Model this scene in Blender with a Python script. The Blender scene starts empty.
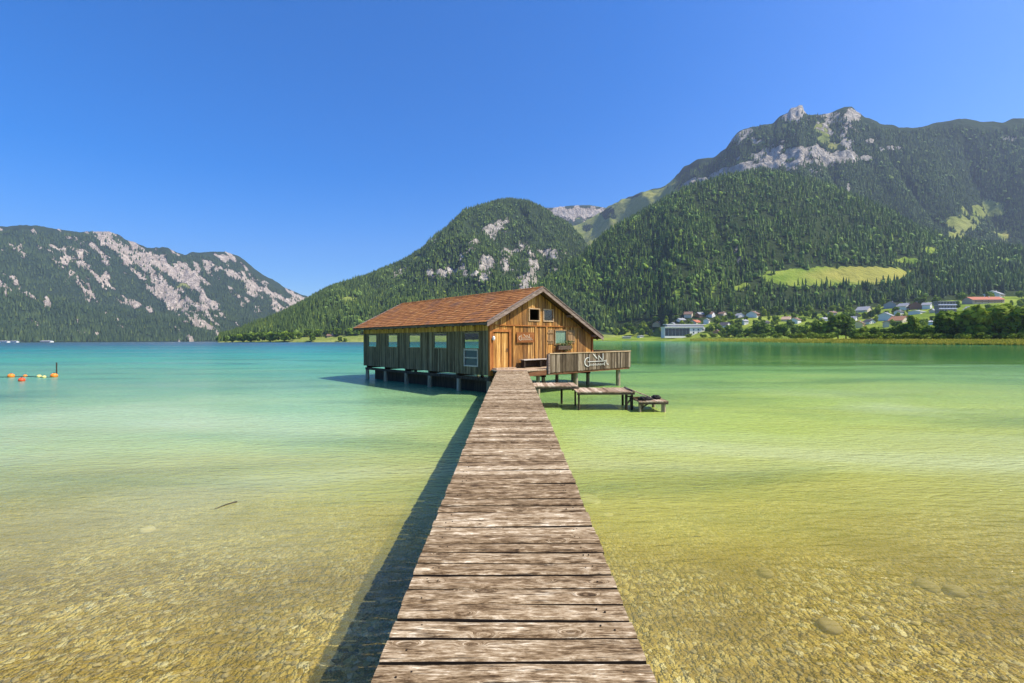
import bpy, math, random
import numpy as np
from mathutils import Vector, Matrix

random.seed(7)
rng = np.random.default_rng(11)
R = math.radians
scene = bpy.context.scene
COL = scene.collection

# ------------------------------------------------------------------ constants
F_PX, CX, HY, HC = 474.0, 512.0, 340.0, 2.85     # focal length in px, image centre, horizon row, eye height above the lake
SUN = Vector((0.95, -0.24, 1.20)).normalized()

# ------------------------------------------------------------------ helpers
class MB:
    """collects boxes, bars, prisms and tubes; build() links them as ONE mesh object"""
    def __init__(s):
        s.v, s.f, s.m, s.t = [], [], [], []
        s.cur = 0; s.tint = (1, 1, 1, 1)
    def add(s, vs, fs):
        o = len(s.v)
        s.v += [tuple(p) for p in vs]
        s.t += [s.tint] * len(vs)
        for f in fs:
            s.f.append(tuple(i + o for i in f)); s.m.append(s.cur)
    def box(s, a, b):
        x0, y0, z0 = a; x1, y1, z1 = b
        s.add([(x0,y0,z0),(x1,y0,z0),(x1,y1,z0),(x0,y1,z0),(x0,y0,z1),(x1,y0,z1),(x1,y1,z1),(x0,y1,z1)],
              [(0,3,2,1),(4,5,6,7),(0,1,5,4),(1,2,6,5),(2,3,7,6),(3,0,4,7)])
    def bar(s, p, q, w, h, up=(0,0,1)):
        p, q = Vector(p), Vector(q); d = (q - p).normalized()
        u = Vector(up); r = d.cross(u)
        if r.length < 1e-4: r = d.cross(Vector((1,0,0)))
        r.normalize(); u = r.cross(d).normalized()
        vs = []
        for c in (p, q):
            for sx, sy in ((-1,-1),(1,-1),(1,1),(-1,1)):
                vs.append(c + r*(sx*w/2) + u*(sy*h/2))
        s.add(vs, [(0,1,2,3),(7,6,5,4),(0,4,5,1),(1,5,6,2),(2,6,7,3),(3,7,4,0)])
    def tube(s, pts, radii, n=10, cap=True):
        rings = []; vs = []; fs = []
        pts = [Vector(p) for p in pts]
        for i, p in enumerate(pts):
            d = (pts[min(i+1, len(pts)-1)] - pts[max(i-1, 0)]).normalized()
            a = d.orthogonal().normalized() if abs(d.z) < .95 else Vector((1,0,0)).cross(d).normalized()
            b = d.cross(a)
            for k in range(n):
                th = 2*math.pi*k/n
                vs.append(p + (a*math.cos(th) + b*math.sin(th))*radii[i])
        for i in range(len(pts)-1):
            for k in range(n):
                fs.append((i*n+k, i*n+(k+1)%n, (i+1)*n+(k+1)%n, (i+1)*n+k))
        if cap:
            fs.append(tuple(range(n))[::-1]); fs.append(tuple((len(pts)-1)*n+k for k in range(n)))
        s.add(vs, fs)
    def prism(s, poly, z0, z1):
        n = len(poly)
        vs = [(x,y,z0) for x,y in poly] + [(x,y,z1) for x,y in poly]
        fs = [tuple(range(n))[::-1], tuple(range(n,2*n))] + [(k,(k+1)%n,n+(k+1)%n,n+k) for k in range(n)]
        s.add(vs, fs)
    def build(s, name, mats, parent=None, smooth=False):
        me = bpy.data.meshes.new(name)
        me.from_pydata(s.v, [], s.f)
        if not isinstance(mats, (list, tuple)): mats = [mats]
        for m in mats: me.materials.append(m)
        if len(mats) > 1: me.polygons.foreach_set('material_index', s.m)
        if any(t != (1,1,1,1) for t in s.t):
            at = me.attributes.new('tint', 'FLOAT_COLOR', 'POINT')
            at.data.foreach_set('color', np.array(s.t, dtype=np.float32).ravel())
        if smooth: me.polygons.foreach_set('use_smooth', [True]*len(me.polygons))
        me.update()
        o = bpy.data.objects.new(name, me); COL.objects.link(o)
        if parent: o.parent = parent
        return o

def np_mesh(name, verts, faces, mat, attrs=None, smooth=False):
    """verts (n,3), faces (m,k) all the same size"""
    me = bpy.data.meshes.new(name)
    nv, (nf, k) = len(verts), faces.shape
    me.vertices.add(nv); me.vertices.foreach_set('co', np.ascontiguousarray(verts, dtype=np.float32).ravel())
    me.loops.add(nf*k); me.loops.foreach_set('vertex_index', np.ascontiguousarray(faces, dtype=np.int32).ravel())
    me.polygons.add(nf)
    me.polygons.foreach_set('loop_start', np.arange(0, nf*k, k, dtype=np.int32))
    me.polygons.foreach_set('loop_total', np.full(nf, k, dtype=np.int32))
    me.polygons.foreach_set('use_smooth', np.full(nf, smooth))
    me.update(calc_edges=True)
    for n, a in (attrs or {}).items():
        at = me.attributes.new(n, 'FLOAT_COLOR', 'POINT')
        at.data.foreach_set('color', np.ascontiguousarray(a, dtype=np.float32).ravel())
    me.materials.append(mat)
    o = bpy.data.objects.new(name, me); COL.objects.link(o)
    return o

def tag(o, label=None, cat=None, group=None, kind=None):
    if label: o['label'] = label
    if cat: o['category'] = cat
    if group: o['group'] = group
    if kind: o['kind'] = kind
    return o
def empty(name, loc, rz=0):
    o = bpy.data.objects.new(name, None); COL.objects.link(o)
    o.location = loc; o.rotation_euler = (0,0,rz); o.empty_display_size = .3
    return o
def copy_tree(o, parent=None):
    c = o.copy(); COL.objects.link(c)
    if parent: c.parent = parent
    for ch in list(o.children): copy_tree(ch, c)
    return c

# value noise (numpy)
_perm = rng.permutation(512)
_perm = np.concatenate([_perm, _perm])
_val = rng.random(1024)*2-1
def vnoise(x, y, seed=0):
    xi = np.floor(x).astype(int); yi = np.floor(y).astype(int)
    xf = x-xi; yf = y-yi
    u = xf*xf*xf*(xf*(xf*6-15)+10); v = yf*yf*yf*(yf*(yf*6-15)+10)
    def h(a, b): return _val[_perm[(_perm[(a+seed*37) & 511] + b) & 511]]
    return (h(xi,yi)*(1-u)+h(xi+1,yi)*u)*(1-v) + (h(xi,yi+1)*(1-u)+h(xi+1,yi+1)*u)*v
def fbm(x, y, oct=4, seed=0, ridged=False):
    s = 0; a = 1; n = 0
    for o in range(oct):
        q = vnoise(x*2**o, y*2**o, seed+o)
        s = s + a*((1-2*np.abs(q)) if ridged else q); n += a; a *= .5
    return s/n
def sstep(a, b, x):
    t = np.clip((x-a)/(b-a), 0, 1); return t*t*(3-2*t)

# ------------------------------------------------------------------ materials
def new_mat(name):
    m = bpy.data.materials.new(name); m.use_nodes = True
    nt = m.node_tree; nt.nodes.clear()
    out = nt.nodes.new('ShaderNodeOutputMaterial')
    return m, nt, out
class NT:
    def __init__(s, nt): s.nt = nt
    def n(s, typ, **kw):
        nd = s.nt.nodes.new(typ)
        ins = kw.pop('ins', {})
        for k, v in kw.items(): setattr(nd, k, v)
        for k, v in ins.items():
            if hasattr(v, 'is_output') or isinstance(v, bpy.types.NodeSocket): s.nt.links.new(v, nd.inputs[k])
            else: nd.inputs[k].default_value = v
        return nd
    def math(s, op, a, b=None, c=None, clamp=False):
        nd = s.nt.nodes.new('ShaderNodeMath'); nd.operation = op; nd.use_clamp = clamp
        for i, v in enumerate((a, b, c)):
            if v is None: continue
            if isinstance(v, bpy.types.NodeSocket): s.nt.links.new(v, nd.inputs[i])
            else: nd.inputs[i].default_value = v
        return nd.outputs[0]
    def mix(s, fac, a, b, blend='MIX'):
        nd = s.nt.nodes.new('ShaderNodeMix'); nd.data_type = 'RGBA'; nd.blend_type = blend
        for i, v in ((0, fac), (6, a), (7, b)):
            if isinstance(v, bpy.types.NodeSocket): s.nt.links.new(v, nd.inputs[i])
            else: nd.inputs[i].default_value = (*v, 1) if isinstance(v, tuple) and len(v) == 3 else v
        return nd.outputs[2]
    def ramp(s, fac, stops, interp='LINEAR'):
        nd = s.nt.nodes.new('ShaderNodeValToRGB'); cr = nd.color_ramp; cr.interpolation = interp
        while len(cr.elements) < len(stops): cr.elements.new(.5)
        for e, (p, c) in zip(cr.elements, stops):
            e.position = p; e.color = (*c, 1) if len(c) == 3 else c
        s.nt.links.new(fac, nd.inputs[0])
        return nd.outputs[0]
    def noise(s, vec, scale=1, detail=4, rough=.55, dist=0):
        nd = s.n('ShaderNodeTexNoise', ins={'Scale': scale, 'Detail': detail, 'Roughness': rough, 'Distortion': dist})
        s.nt.links.new(vec, nd.inputs['Vector'])
        return nd.outputs['Fac']
    def mapv(s, vec, scale=(1,1,1), loc=(0,0,0), rot=(0,0,0)):
        nd = s.n('ShaderNodeMapping', ins={'Scale': scale, 'Location': loc, 'Rotation': rot})
        s.nt.links.new(vec, nd.inputs['Vector'])
        return nd.outputs[0]

def wood(name, stretch, stops, isl=.35, fine=1.0, rough=.8, bump=.4, knots=0.0, stain=None):
    """stretch: texture scale per object axis (small = along the grain); stops: colour ramp of the grain"""
    m, nt, out = new_mat(name); g = NT(nt)
    co = g.n('ShaderNodeTexCoord').outputs['Object']
    geo = g.n('ShaderNodeNewGeometry'); ri = geo.outputs['Random Per Island']
    off = g.n('ShaderNodeCombineXYZ', ins={0: g.math('MULTIPLY', ri, 57.0), 1: g.math('MULTIPLY', ri, 23.0), 2: g.math('MULTIPLY', ri, 91.0)})
    vadd = g.n('ShaderNodeVectorMath', operation='ADD', ins={0: co, 1: off.outputs[0]}).outputs[0]
    v = g.mapv(vadd, stretch)
    kn = None
    n1 = g.noise(v, 1.0*fine, 6, .62, .6)
    n2 = g.noise(v, 3.3*fine, 4, .7, .3)
    grain = g.math('ADD', g.math('MULTIPLY', n1, .65), g.math('MULTIPLY', n2, .35))
    if knots:
        kv = g.mapv(vadd, tuple(max(a, .0)*b for a, b in zip(stretch, (1.15, .42, .42))))
        vo = g.n('ShaderNodeTexVoronoi', ins={'Scale': 1.0, 'Randomness': 1.0}); nt.links.new(kv, vo.inputs['Vector'])
        kd = vo.outputs['Distance']
        kn = g.math('SUBTRACT', 1.0, g.n('ShaderNodeMapRange', ins={0: kd, 1: .0, 2: .30}).outputs[0], clamp=True)
        ring = g.math('SINE', g.math('MULTIPLY', kd, 46.0))
        grain = g.math('ADD', grain, g.math('MULTIPLY', g.math('MULTIPLY', kn, ring), knots))
    sh = g.math('MULTIPLY', g.math('SUBTRACT', ri, .5), isl)
    fac = g.math('ADD', g.n('ShaderNodeMapRange', ins={0: grain, 1: .32, 2: .68}).outputs[0], sh, clamp=True)
    colr = g.ramp(fac, stops)
    if stain:
        ns = g.noise(g.mapv(co, (.9, .9, .35)), 1.3, 4, .6)
        sf = g.math('MULTIPLY', g.n('ShaderNodeMapRange', ins={0: ns, 1: .42, 2: .66}).outputs[0], stain[1])
        colr = g.mix(sf, colr, stain[0])
    b = g.n('ShaderNodeBsdfPrincipled', ins={'Base Color': colr, 'Roughness': rough, 'Specular IOR Level': .25})
    bp = g.n('ShaderNodeBump', ins={'Strength': bump, 'Distance': .012, 'Height': grain})
    nt.links.new(bp.outputs[0], b.inputs['Normal'])
    nt.links.new(b.outputs[0], out.inputs[0])
    return m

def plain(name, col, rough=.7, var=.15, scale=8.0, metal=0.0, bump=.0, island=0.0):
    m, nt, out = new_mat(name); g = NT(nt)
    co = g.n('ShaderNodeTexCoord').outputs['Object']
    nz = g.noise(co, scale, 4, .6)
    c = g.mix(nz, tuple(max(0, x*(1-var)) for x in col), tuple(min(1, x*(1+var)) for x in col))
    if island:
        ri = g.n('ShaderNodeNewGeometry').outputs['Random Per Island']
        c = g.mix(g.math('MULTIPLY', ri, island), c, tuple(x*.35 for x in col))
    b = g.n('ShaderNodeBsdfPrincipled', ins={'Base Color': c, 'Roughness': rough, 'Metallic': metal, 'Specular IOR Level': .3})
    if bump:
        bp = g.n('ShaderNodeBump', ins={'Strength': bump, 'Distance': .02, 'Height': nz}); nt.links.new(bp.outputs[0], b.inputs['Normal'])
    nt.links.new(b.outputs[0], out.inputs[0])
    return m

M = {}
def plank_mat():
    m, nt, out = new_mat('weathered_planks'); g = NT(nt)
    co = g.n('ShaderNodeTexCoord').outputs['Object']
    ri = g.n('ShaderNodeNewGeometry').outputs['Random Per Island']
    off = g.n('ShaderNodeCombineXYZ', ins={0: g.math('MULTIPLY', ri, 57.0), 1: g.math('MULTIPLY', ri, 23.0), 2: g.math('MULTIPLY', ri, 91.0)})
    v = g.n('ShaderNodeVectorMath', operation='ADD', ins={0: co, 1: off.outputs[0]}).outputs[0]
    # knots bend the grain around them
    vk = g.n('ShaderNodeTexVoronoi', ins={'Scale': 1.0, 'Randomness': 1.0}); nt.links.new(g.mapv(v, (2.6, 6.5, .3)), vk.inputs['Vector'])
    kd = vk.outputs['Distance']; ksel = g.n('ShaderNodeSeparateColor', ins={0: vk.outputs['Color']}).outputs[0]
    knot = g.math('MULTIPLY', g.n('ShaderNodeMapRange', ins={0: kd, 1: .34, 2: .05}, interpolation_type='SMOOTHSTEP').outputs[0], g.math('GREATER_THAN', ksel, .45))
    bend = g.n('ShaderNodeCombineXYZ', ins={1: g.math('MULTIPLY', knot, .10)}).outputs[0]
    v2 = g.n('ShaderNodeVectorMath', operation='ADD', ins={0: v, 1: bend}).outputs[0]
    long_ = g.noise(g.mapv(v2, (2.1, 20, 17)), 1.0, 6, .68, 1.1)
    fine = g.noise(g.mapv(v2, (11, 105, 60)), 1.0, 4, .7, .4)
    crack = g.noise(g.mapv(v2, (2.6, 48, 30)), 1.0, 4, .65, .8)
    blot = g.noise(g.mapv(v, (6.5, 15, 3)), 1.0, 6, .75, .6)
    t = g.math('ADD', g.math('ADD', g.math('MULTIPLY', long_, .34), g.math('MULTIPLY', fine, .33)), g.math('MULTIPLY', blot, .33))
    t = g.n('ShaderNodeMapRange', ins={0: t, 1: .385, 2: .625}).outputs[0]
    t = g.math('ADD', t, g.math('MULTIPLY', g.math('SUBTRACT', ri, .5), .30))
    t = g.math('ADD', t, g.math('MULTIPLY', knot, g.math('MULTIPLY_ADD', g.math('SINE', g.math('MULTIPLY', kd, 34.0)), .16, -.08)), clamp=True)
    c = g.ramp(t, [(0, (.030,.017,.007)), (.22, (.10,.060,.027)), (.45, (.235,.16,.085)), (.68, (.42,.32,.20)), (.88, (.66,.55,.39)), (1, (.86,.77,.60))])
    ck = g.n('ShaderNodeMapRange', ins={0: crack, 1: .40, 2: .33}).outputs[0]
    c = g.mix(g.math('MULTIPLY', ck, .8), c, (.035,.02,.011))
    eye = g.math('MULTIPLY', g.n('ShaderNodeMapRange', ins={0: kd, 1: .09, 2: .04}).outputs[0], g.math('GREATER_THAN', ksel, .45))
    c = g.mix(g.math('MULTIPLY', eye, .75), c, (.07,.04,.02))
    b = g.n('ShaderNodeBsdfPrincipled', ins={'Base Color': c, 'Roughness': .85, 'Specular IOR Level': .2})
    h = g.math('ADD', g.math('ADD', g.math('MULTIPLY', long_, .5), g.math('MULTIPLY', fine, .35)), g.math('MULTIPLY', ck, -.5))
    bp = g.n('ShaderNodeBump', ins={'Strength': .9, 'Distance': .012, 'Height': h}); nt.links.new(bp.outputs[0], b.inputs['Normal'])
    nt.links.new(b.outputs[0], out.inputs[0])
    return m
M['jetty'] = plank_mat()
M['plankside'] = plain('gap_shade_plank_side', (.022,.014,.008), .9, .4, 20)  # shade of the gaps painted on plank sides; nail heads use it too
M['plat'] = wood('platform_planks', (10, 1.3, 10), [(0, (.12,.07,.04)), (.4, (.3,.2,.12)), (1, (.6,.48,.35))], isl=.6)
M['beam'] = wood('old_beam_wood', (2, 2, 9), [(0, (.03,.02,.012)), (.5, (.10,.07,.045)), (1, (.2,.15,.1))], bump=.5)
M['post'] = wood('post_wood', (9, 9, .8), [(0, (.10,.07,.04)), (.5, (.30,.24,.15)), (1, (.55,.47,.33))], bump=.5, isl=.2)
M['darkpost'] = wood('dark_post_wood', (9, 9, .8), [(0, (.012,.009,.006)), (.5, (.04,.03,.02)), (1, (.1,.075,.05))], bump=.5, isl=.2)
M['facade'] = wood('golden_facade_boards', (12, 12, .7),
    [(0, (.045,.018,.004)), (.3, (.20,.085,.018)), (.6, (.42,.195,.042)), (.85, (.58,.31,.08)), (1, (.74,.46,.16))], isl=.62, bump=.5, stain=((.17,.10,.045), .7))
M['door'] = wood('door_boards', (12, 12, .7),
    [(0, (.10,.04,.008)), (.4, (.34,.155,.035)), (.75, (.54,.28,.07)), (1, (.68,.42,.14))], isl=.7, bump=.4)
M['frame'] = wood('red_brown_frame_wood', (10, 10, 1), [(0, (.14,.045,.01)), (.6, (.36,.13,.03)), (1, (.46,.2,.05))], isl=.2)
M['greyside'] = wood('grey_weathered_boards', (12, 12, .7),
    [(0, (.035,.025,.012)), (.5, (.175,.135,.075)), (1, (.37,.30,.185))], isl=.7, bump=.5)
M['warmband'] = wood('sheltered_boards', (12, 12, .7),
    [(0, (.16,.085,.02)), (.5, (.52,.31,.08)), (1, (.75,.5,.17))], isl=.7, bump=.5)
M['rail'] = wood('terrace_rail_boards', (12, 12, .7),
    [(0, (.025,.016,.008)), (.35, (.08,.055,.031)), (.7, (.175,.128,.08)), (1, (.33,.26,.18))], isl=.8, bump=.5)
M['railcap'] = wood('rail_cap_wood', (1, 10, 10), [(0, (.2,.12,.06)), (.5, (.42,.28,.15)), (1, (.62,.46,.3))], isl=.2)
M['fascia'] = wood('red_brown_fascia', (1, 10, 10), [(0, (.06,.022,.008)), (.5, (.16,.065,.027)), (1, (.28,.14,.07))], isl=.2)
M['barge'] = wood('pale_bargeboard', (2, 10, 10), [(0, (.09,.06,.045)), (.5, (.2,.145,.115)), (1, (.36,.285,.235))], isl=.3)
M['interior'] = wood('interior_boards', (10, 10, .7), [(0, (.03,.02,.012)), (.5, (.09,.06,.035)), (1, (.16,.11,.07))], isl=.3)
M['shutter'] = wood('brown_shutter_wood', (11, 11, .8), [(0, (.08,.045,.018)), (.5, (.24,.14,.06)), (1, (.42,.28,.14))], isl=.5)
M['sign'] = wood('dark_sign_board', (1.2, 9, 9), [(0, (.12,.04,.01)), (.5, (.24,.085,.02)), (1, (.34,.14,.04))], isl=.1)
M['bench'] = wood('grey_bench_wood', (1.2, 10, 10), [(0, (.25,.2,.15)), (.5, (.46,.4,.33)), (1, (.66,.6,.52))], isl=.2)
M['emblem'] = plain('faded_white_emblem', (.62,.60,.54), .7, .15)
M['white'] = plain('white_paint', (.80,.79,.74), .6, .06)
M['cream'] = plain('cream_paint', (.62,.55,.40), .6, .12)
M['iron'] = plain('dark_iron', (.04,.04,.045), .5, .2, metal=.6)
M['curtain'] = plain('pale_curtain', (.74,.78,.78), .8, .06, 14)
M['black'] = plain('dark_cloth', (.018,.017,.016), .8, .3)
M['leaf'] = plain('window_box_leaves', (.09,.15,.03), .7, .5, 20, island=.8)
M['tile'] = None
m, nt, out = new_mat('clay_roof_tiles'); g = NT(nt)
co = g.n('ShaderNodeTexCoord').outputs['Object']
ri = g.n('ShaderNodeNewGeometry').outputs['Random Per Island']
c = g.ramp(ri, [(0, (.19,.07,.02)), (.10, (.29,.112,.03)), (.5, (.36,.145,.038)), (.9, (.43,.18,.05)), (1, (.48,.25,.09))])
nz = g.noise(co, .9, 5, .6)
c = g.mix(g.n('ShaderNodeMapRange', ins={0: nz, 1: .52, 2: .72}).outputs[0], c, (.2,.1,.06))
nz2 = g.noise(co, 22, 4, .6)
c = g.mix(.35, c, g.ramp(nz2, [(0, (.25,.25,.25)), (1, (1,1,1))]), 'MULTIPLY')
b = g.n('ShaderNodeBsdfPrincipled', ins={'Base Color': c, 'Roughness': .8, 'Specular IOR Level': .25})
bp = g.n('ShaderNodeBump', ins={'Strength': .4, 'Distance': .01, 'Height': nz2}); nt.links.new(bp.outputs[0], b.inputs['Normal'])
nt.links.new(b.outputs[0], out.inputs[0]); M['tile'] = m

m, nt, out = new_mat('window_glass'); g = NT(nt)
fr = g.n('ShaderNodeFresnel', ins={'IOR': 1.5})
tr = g.n('ShaderNodeBsdfTransparent', ins={'Color': (.70,.78,.70,1)})
gl = g.n('ShaderNodeBsdfGlossy', ins={'Roughness': .02, 'Color': (.95,.97,1,1)})
bf = g.n('ShaderNodeNewGeometry').outputs['Backfacing']
mx = g.n('ShaderNodeMixShader', ins={0: g.math('MULTIPLY', g.math('SUBTRACT', 1.0, bf), g.math('MULTIPLY', fr.outputs[0], 1.3, clamp=True)), 1: tr.outputs[0], 2: gl.outputs[0]})
nt.links.new(mx.outputs[0], out.inputs[0]); M['glass'] = m
m, nt, out = new_mat('dark_house_glass'); g = NT(nt)
b = g.n('ShaderNodeBsdfPrincipled', ins={'Base Color': (.03,.045,.06,1), 'Roughness': .12})
nt.links.new(b.outputs[0], out.inputs[0]); M['darkglass'] = m

# foliage: colour comes from the 'tint' attribute of each tree
def foliage(name, mul=1.0, sub=0.0):
    m, nt, out = new_mat(name); g = NT(nt)
    at = g.n('ShaderNodeAttribute', attribute_name='tint')
    c = at.outputs['Color']
    d = g.n('ShaderNodeBsdfPrincipled', ins={'Base Color': c, 'Roughness': .75, 'Specular IOR Level': .15})
    if sub:
        t = g.n('ShaderNodeBsdfTranslucent', ins={'Color': c})
        mx = g.n('ShaderNodeMixShader', ins={0: sub, 1: d.outputs[0], 2: t.outputs[0]})
        nt.links.new(mx.outputs[0], out.inputs[0])
    else: nt.links.new(d.outputs[0], out.inputs[0])
    return m
M['conifer'] = foliage('conifer_needles')
M['broadleaf'] = foliage('broad_leaves', sub=.3)
M['reed'] = foliage('reed_blades', sub=.25)
M['bark'] = plain('bark', (.09,.065,.045), .9, .4, 6)

# terrain: attribute mask R = bare rock, G = meadow, B = rock tone
def terrain_mat(name, rock_a, rock_b, grass_a, grass_b, floor_a, floor_b, sc):
    m, nt, out = new_mat(name); g = NT(nt)
    pos = g.n('ShaderNodeNewGeometry').outputs['Position']
    at = g.n('ShaderNodeAttribute', attribute_name='mask')
    sp = g.n('ShaderNodeSeparateColor', ins={0: at.outputs['Color']})
    n_big = g.noise(pos, .012*sc, 6, .62)
    n_mid = g.noise(pos, .045*sc, 5, .6)
    n_vert = g.noise(g.mapv(pos, (.06*sc, .06*sc, .016*sc)), 1, 5, .65, .8)
    rock = g.ramp(n_vert, [(.28, rock_b), (.5, tuple((a+b)/2 for a, b in zip(rock_a, rock_b))), (.66, rock_a)])
    grass = g.mix(g.n('ShaderNodeMapRange', ins={0: n_big, 1: .38, 2: .62}).outputs[0], grass_a, grass_b)
    grass = g.mix(g.math('MULTIPLY', sp.outputs[2], .85), grass, (.37,.31,.08))
    floor = g.mix(n_mid, floor_a, floor_b)
    gf = g.n('ShaderNodeMapRange', ins={0: g.math('ADD', sp.outputs[1], g.math('MULTIPLY', g.math('SUBTRACT', n_mid, .5), .6)), 1: .42, 2: .58}).outputs[0]
    n_brk = g.noise(pos, .028*sc, 7, .72)
    rf = g.n('ShaderNodeMapRange', ins={0: g.math('ADD', sp.outputs[0], g.math('MULTIPLY', g.math('SUBTRACT', n_brk, .5), 2.2)), 1: .40, 2: .58}).outputs[0]
    c = g.mix(rf, g.mix(gf, floor, grass), rock)
    b = g.n('ShaderNodeBsdfDiffuse', ins={'Color': c})
    h = g.math('ADD', g.math('MULTIPLY', n_vert, g.math('MULTIPLY', rf, 26.0/sc)), g.math('MULTIPLY', n_mid, 8.0/sc))
    bp = g.n('ShaderNodeBump', ins={'Strength': 1.0, 'Distance': 1.0, 'Height': h}); nt.links.new(bp.outputs[0], b.inputs['Normal'])
    nt.links.new(b.outputs[0], out.inputs[0])
    return m
M['hill_east'] = terrain_mat('hillside_ground', (.5,.47,.42), (.25,.23,.2), (.13,.2,.025), (.25,.30,.05), (.025,.04,.014), (.05,.07,.024), 1.0)
M['hill_mid'] = terrain_mat('mountain_ground', (.62,.56,.47), (.2,.18,.15), (.14,.2,.04), (.24,.27,.08), (.022,.038,.018), (.045,.065,.03), .8)
M['hill_far'] = terrain_mat('far_mountain_ground', (.64,.55,.45), (.28,.23,.19), (.12,.17,.05), (.2,.22,.08), (.022,.04,.022), (.04,.06,.034), .5)

# lake bed
m, nt, out = new_mat('pebbly_lake_bed'); g = NT(nt)
pos = g.n('ShaderNodeNewGeometry').outputs['Position']
wob = g.n('ShaderNodeTexNoise', ins={'Scale': 3.0, 'Detail': 3.0}); nt.links.new(pos, wob.inputs['Vector'])
pv = g.n('ShaderNodeVectorMath', operation='ADD', ins={0: pos, 1: g.n('ShaderNodeVectorMath', operation='SCALE', ins={0: wob.outputs['Color'], 'Scale': .10}).outputs[0]}).outputs[0]
vo = g.n('ShaderNodeTexVoronoi', ins={'Scale': 15.0, 'Randomness': 1.0}); nt.links.new(g.mapv(pv, (1, .75, 1)), vo.inputs['Vector'])
vo2 = g.n('ShaderNodeTexVoronoi', ins={'Scale': 38.0, 'Randomness': 1.0}); nt.links.new(pv, vo2.inputs['Vector'])
sepc = g.n('ShaderNodeSeparateColor', ins={0: vo.outputs['Color']})
big = g.noise(pos, .55, 5, .6)
c = g.ramp(sepc.outputs[0], [(0, (.07,.045,.010)), (.25, (.32,.225,.045)), (.6, (.60,.45,.12)), (.85, (.84,.70,.30)), (1, (.93,.88,.6))])
c2 = g.ramp(vo2.outputs['Distance'], [(0, (.76,.6,.22)), (.5, (.27,.18,.045))])
c = g.mix(.45, c, c2)
c = g.mix(g.n('ShaderNodeMapRange', ins={0: big, 1: .4, 2: .68}).outputs[0], c, (.22,.145,.026))
b = g.n('ShaderNodeBsdfDiffuse', ins={'Color': c})
hh = g.math('ADD', g.math('MULTIPLY', vo.outputs['Distance'], -1.0), g.math('MULTIPLY', vo2.outputs['Distance'], -.4))
bp = g.n('ShaderNodeBump', ins={'Strength': 1.0, 'Distance': .07, 'Height': hh}); nt.links.new(bp.outputs[0], b.inputs['Normal'])
nt.links.new(b.outputs[0], out.inputs[0]); M['bed'] = m
M['stone'] = plain('shore_stone', (.36,.28,.13), .9, .4, 6, bump=.4, island=.7)
M['palestone'] = plain('pale_stone', (.6,.5,.28), .9, .25, 5, bump=.4)

# water: clear over the shallows, a turquoise body that thickens with the depth of the lake, rippled surface
m, nt, out = new_mat('lake_water'); g = NT(nt)
pos = g.n('ShaderNodeNewGeometry').outputs['Position']
sx = g.n('ShaderNodeSeparateXYZ', ins={0: pos})
X, Y = sx.outputs[0], sx.outputs[1]
patch = g.noise(g.mapv(pos, (.035, .10, 1)), 1.0, 4, .55)
far_patch = g.noise(g.mapv(pos, (.004, .018, 1)), 1.0, 4, .6)
dY = g.math('MULTIPLY', g.math('MAXIMUM', Y, 1.0), g.math('ADD', .30, g.math('MULTIPLY', patch, 1.4)))
lg = g.math('DIVIDE', g.math('LOGARITHM', dY, 10.0), 3.0, clamp=True)       # 1 m -> 0, 1 km -> 1
def P(y): return math.log10(y)/3
left = g.ramp(lg, [(P(3.5), (.56,.44,.08)), (P(6.5), (.57,.52,.12)), (P(10), (.52,.58,.20)), (P(17), (.34,.53,.24)), (P(34), (.14,.34,.18)),
                   (P(75), (.058,.31,.205)), (P(150), (.014,.23,.20)), (P(420), (.003,.08,.12))])
right = g.ramp(lg, [(P(3.5), (.54,.41,.06)), (P(6.5), (.56,.49,.075)), (P(10), (.52,.54,.10)), (P(17), (.42,.53,.105)), (P(34), (.18,.34,.075)),
                    (P(75), (.025,.14,.045)), (P(150), (.010,.10,.04)), (P(420), (.03,.24,.12))])
lr = g.n('ShaderNodeMapRange', ins={0: g.math('ADD', X, g.math('MULTIPLY', g.math('SUBTRACT', patch, .5), 10.0)), 1: -9.0, 2: 6.0}, interpolation_type='SMOOTHSTEP').outputs[0]
body = g.mix(lr, left, right)
mottle = g.noise(g.mapv(pos, (.05, .16, 1), loc=(7,3,0)), 1.0, 5, .6, .4)  # elongated noise patches that multiply the body colour darker
body = g.mix(g.n('ShaderNodeMapRange', ins={0: mottle, 1: .50, 2: .68}).outputs[0], body, g.mix(1.0, body, (.50,.62,.66), 'MULTIPLY'))
sheen = g.noise(g.mapv(pos, (.07, .13, 1), loc=(2.5,.8,0)), 1.0, 3, .55, .5)  # pale noise patches paint sheen and glints into the body colour
body = g.mix(g.math('MULTIPLY', g.n('ShaderNodeMapRange', ins={0: sheen, 1: .50, 2: .66}).outputs[0], g.n('ShaderNodeMapRange', ins={0: Y, 1: 30.0, 2: 16.0}).outputs[0]), body, g.mix(.35, body, (.66,.74,.48)))
clear = g.ramp(lg, [(P(2.5), (.94,)*3), (P(5), (.82,)*3), (P(8), (.52,)*3), (P(12), (.26,)*3), (P(20), (.12,)*3), (P(45), (0,)*3)])
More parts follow.
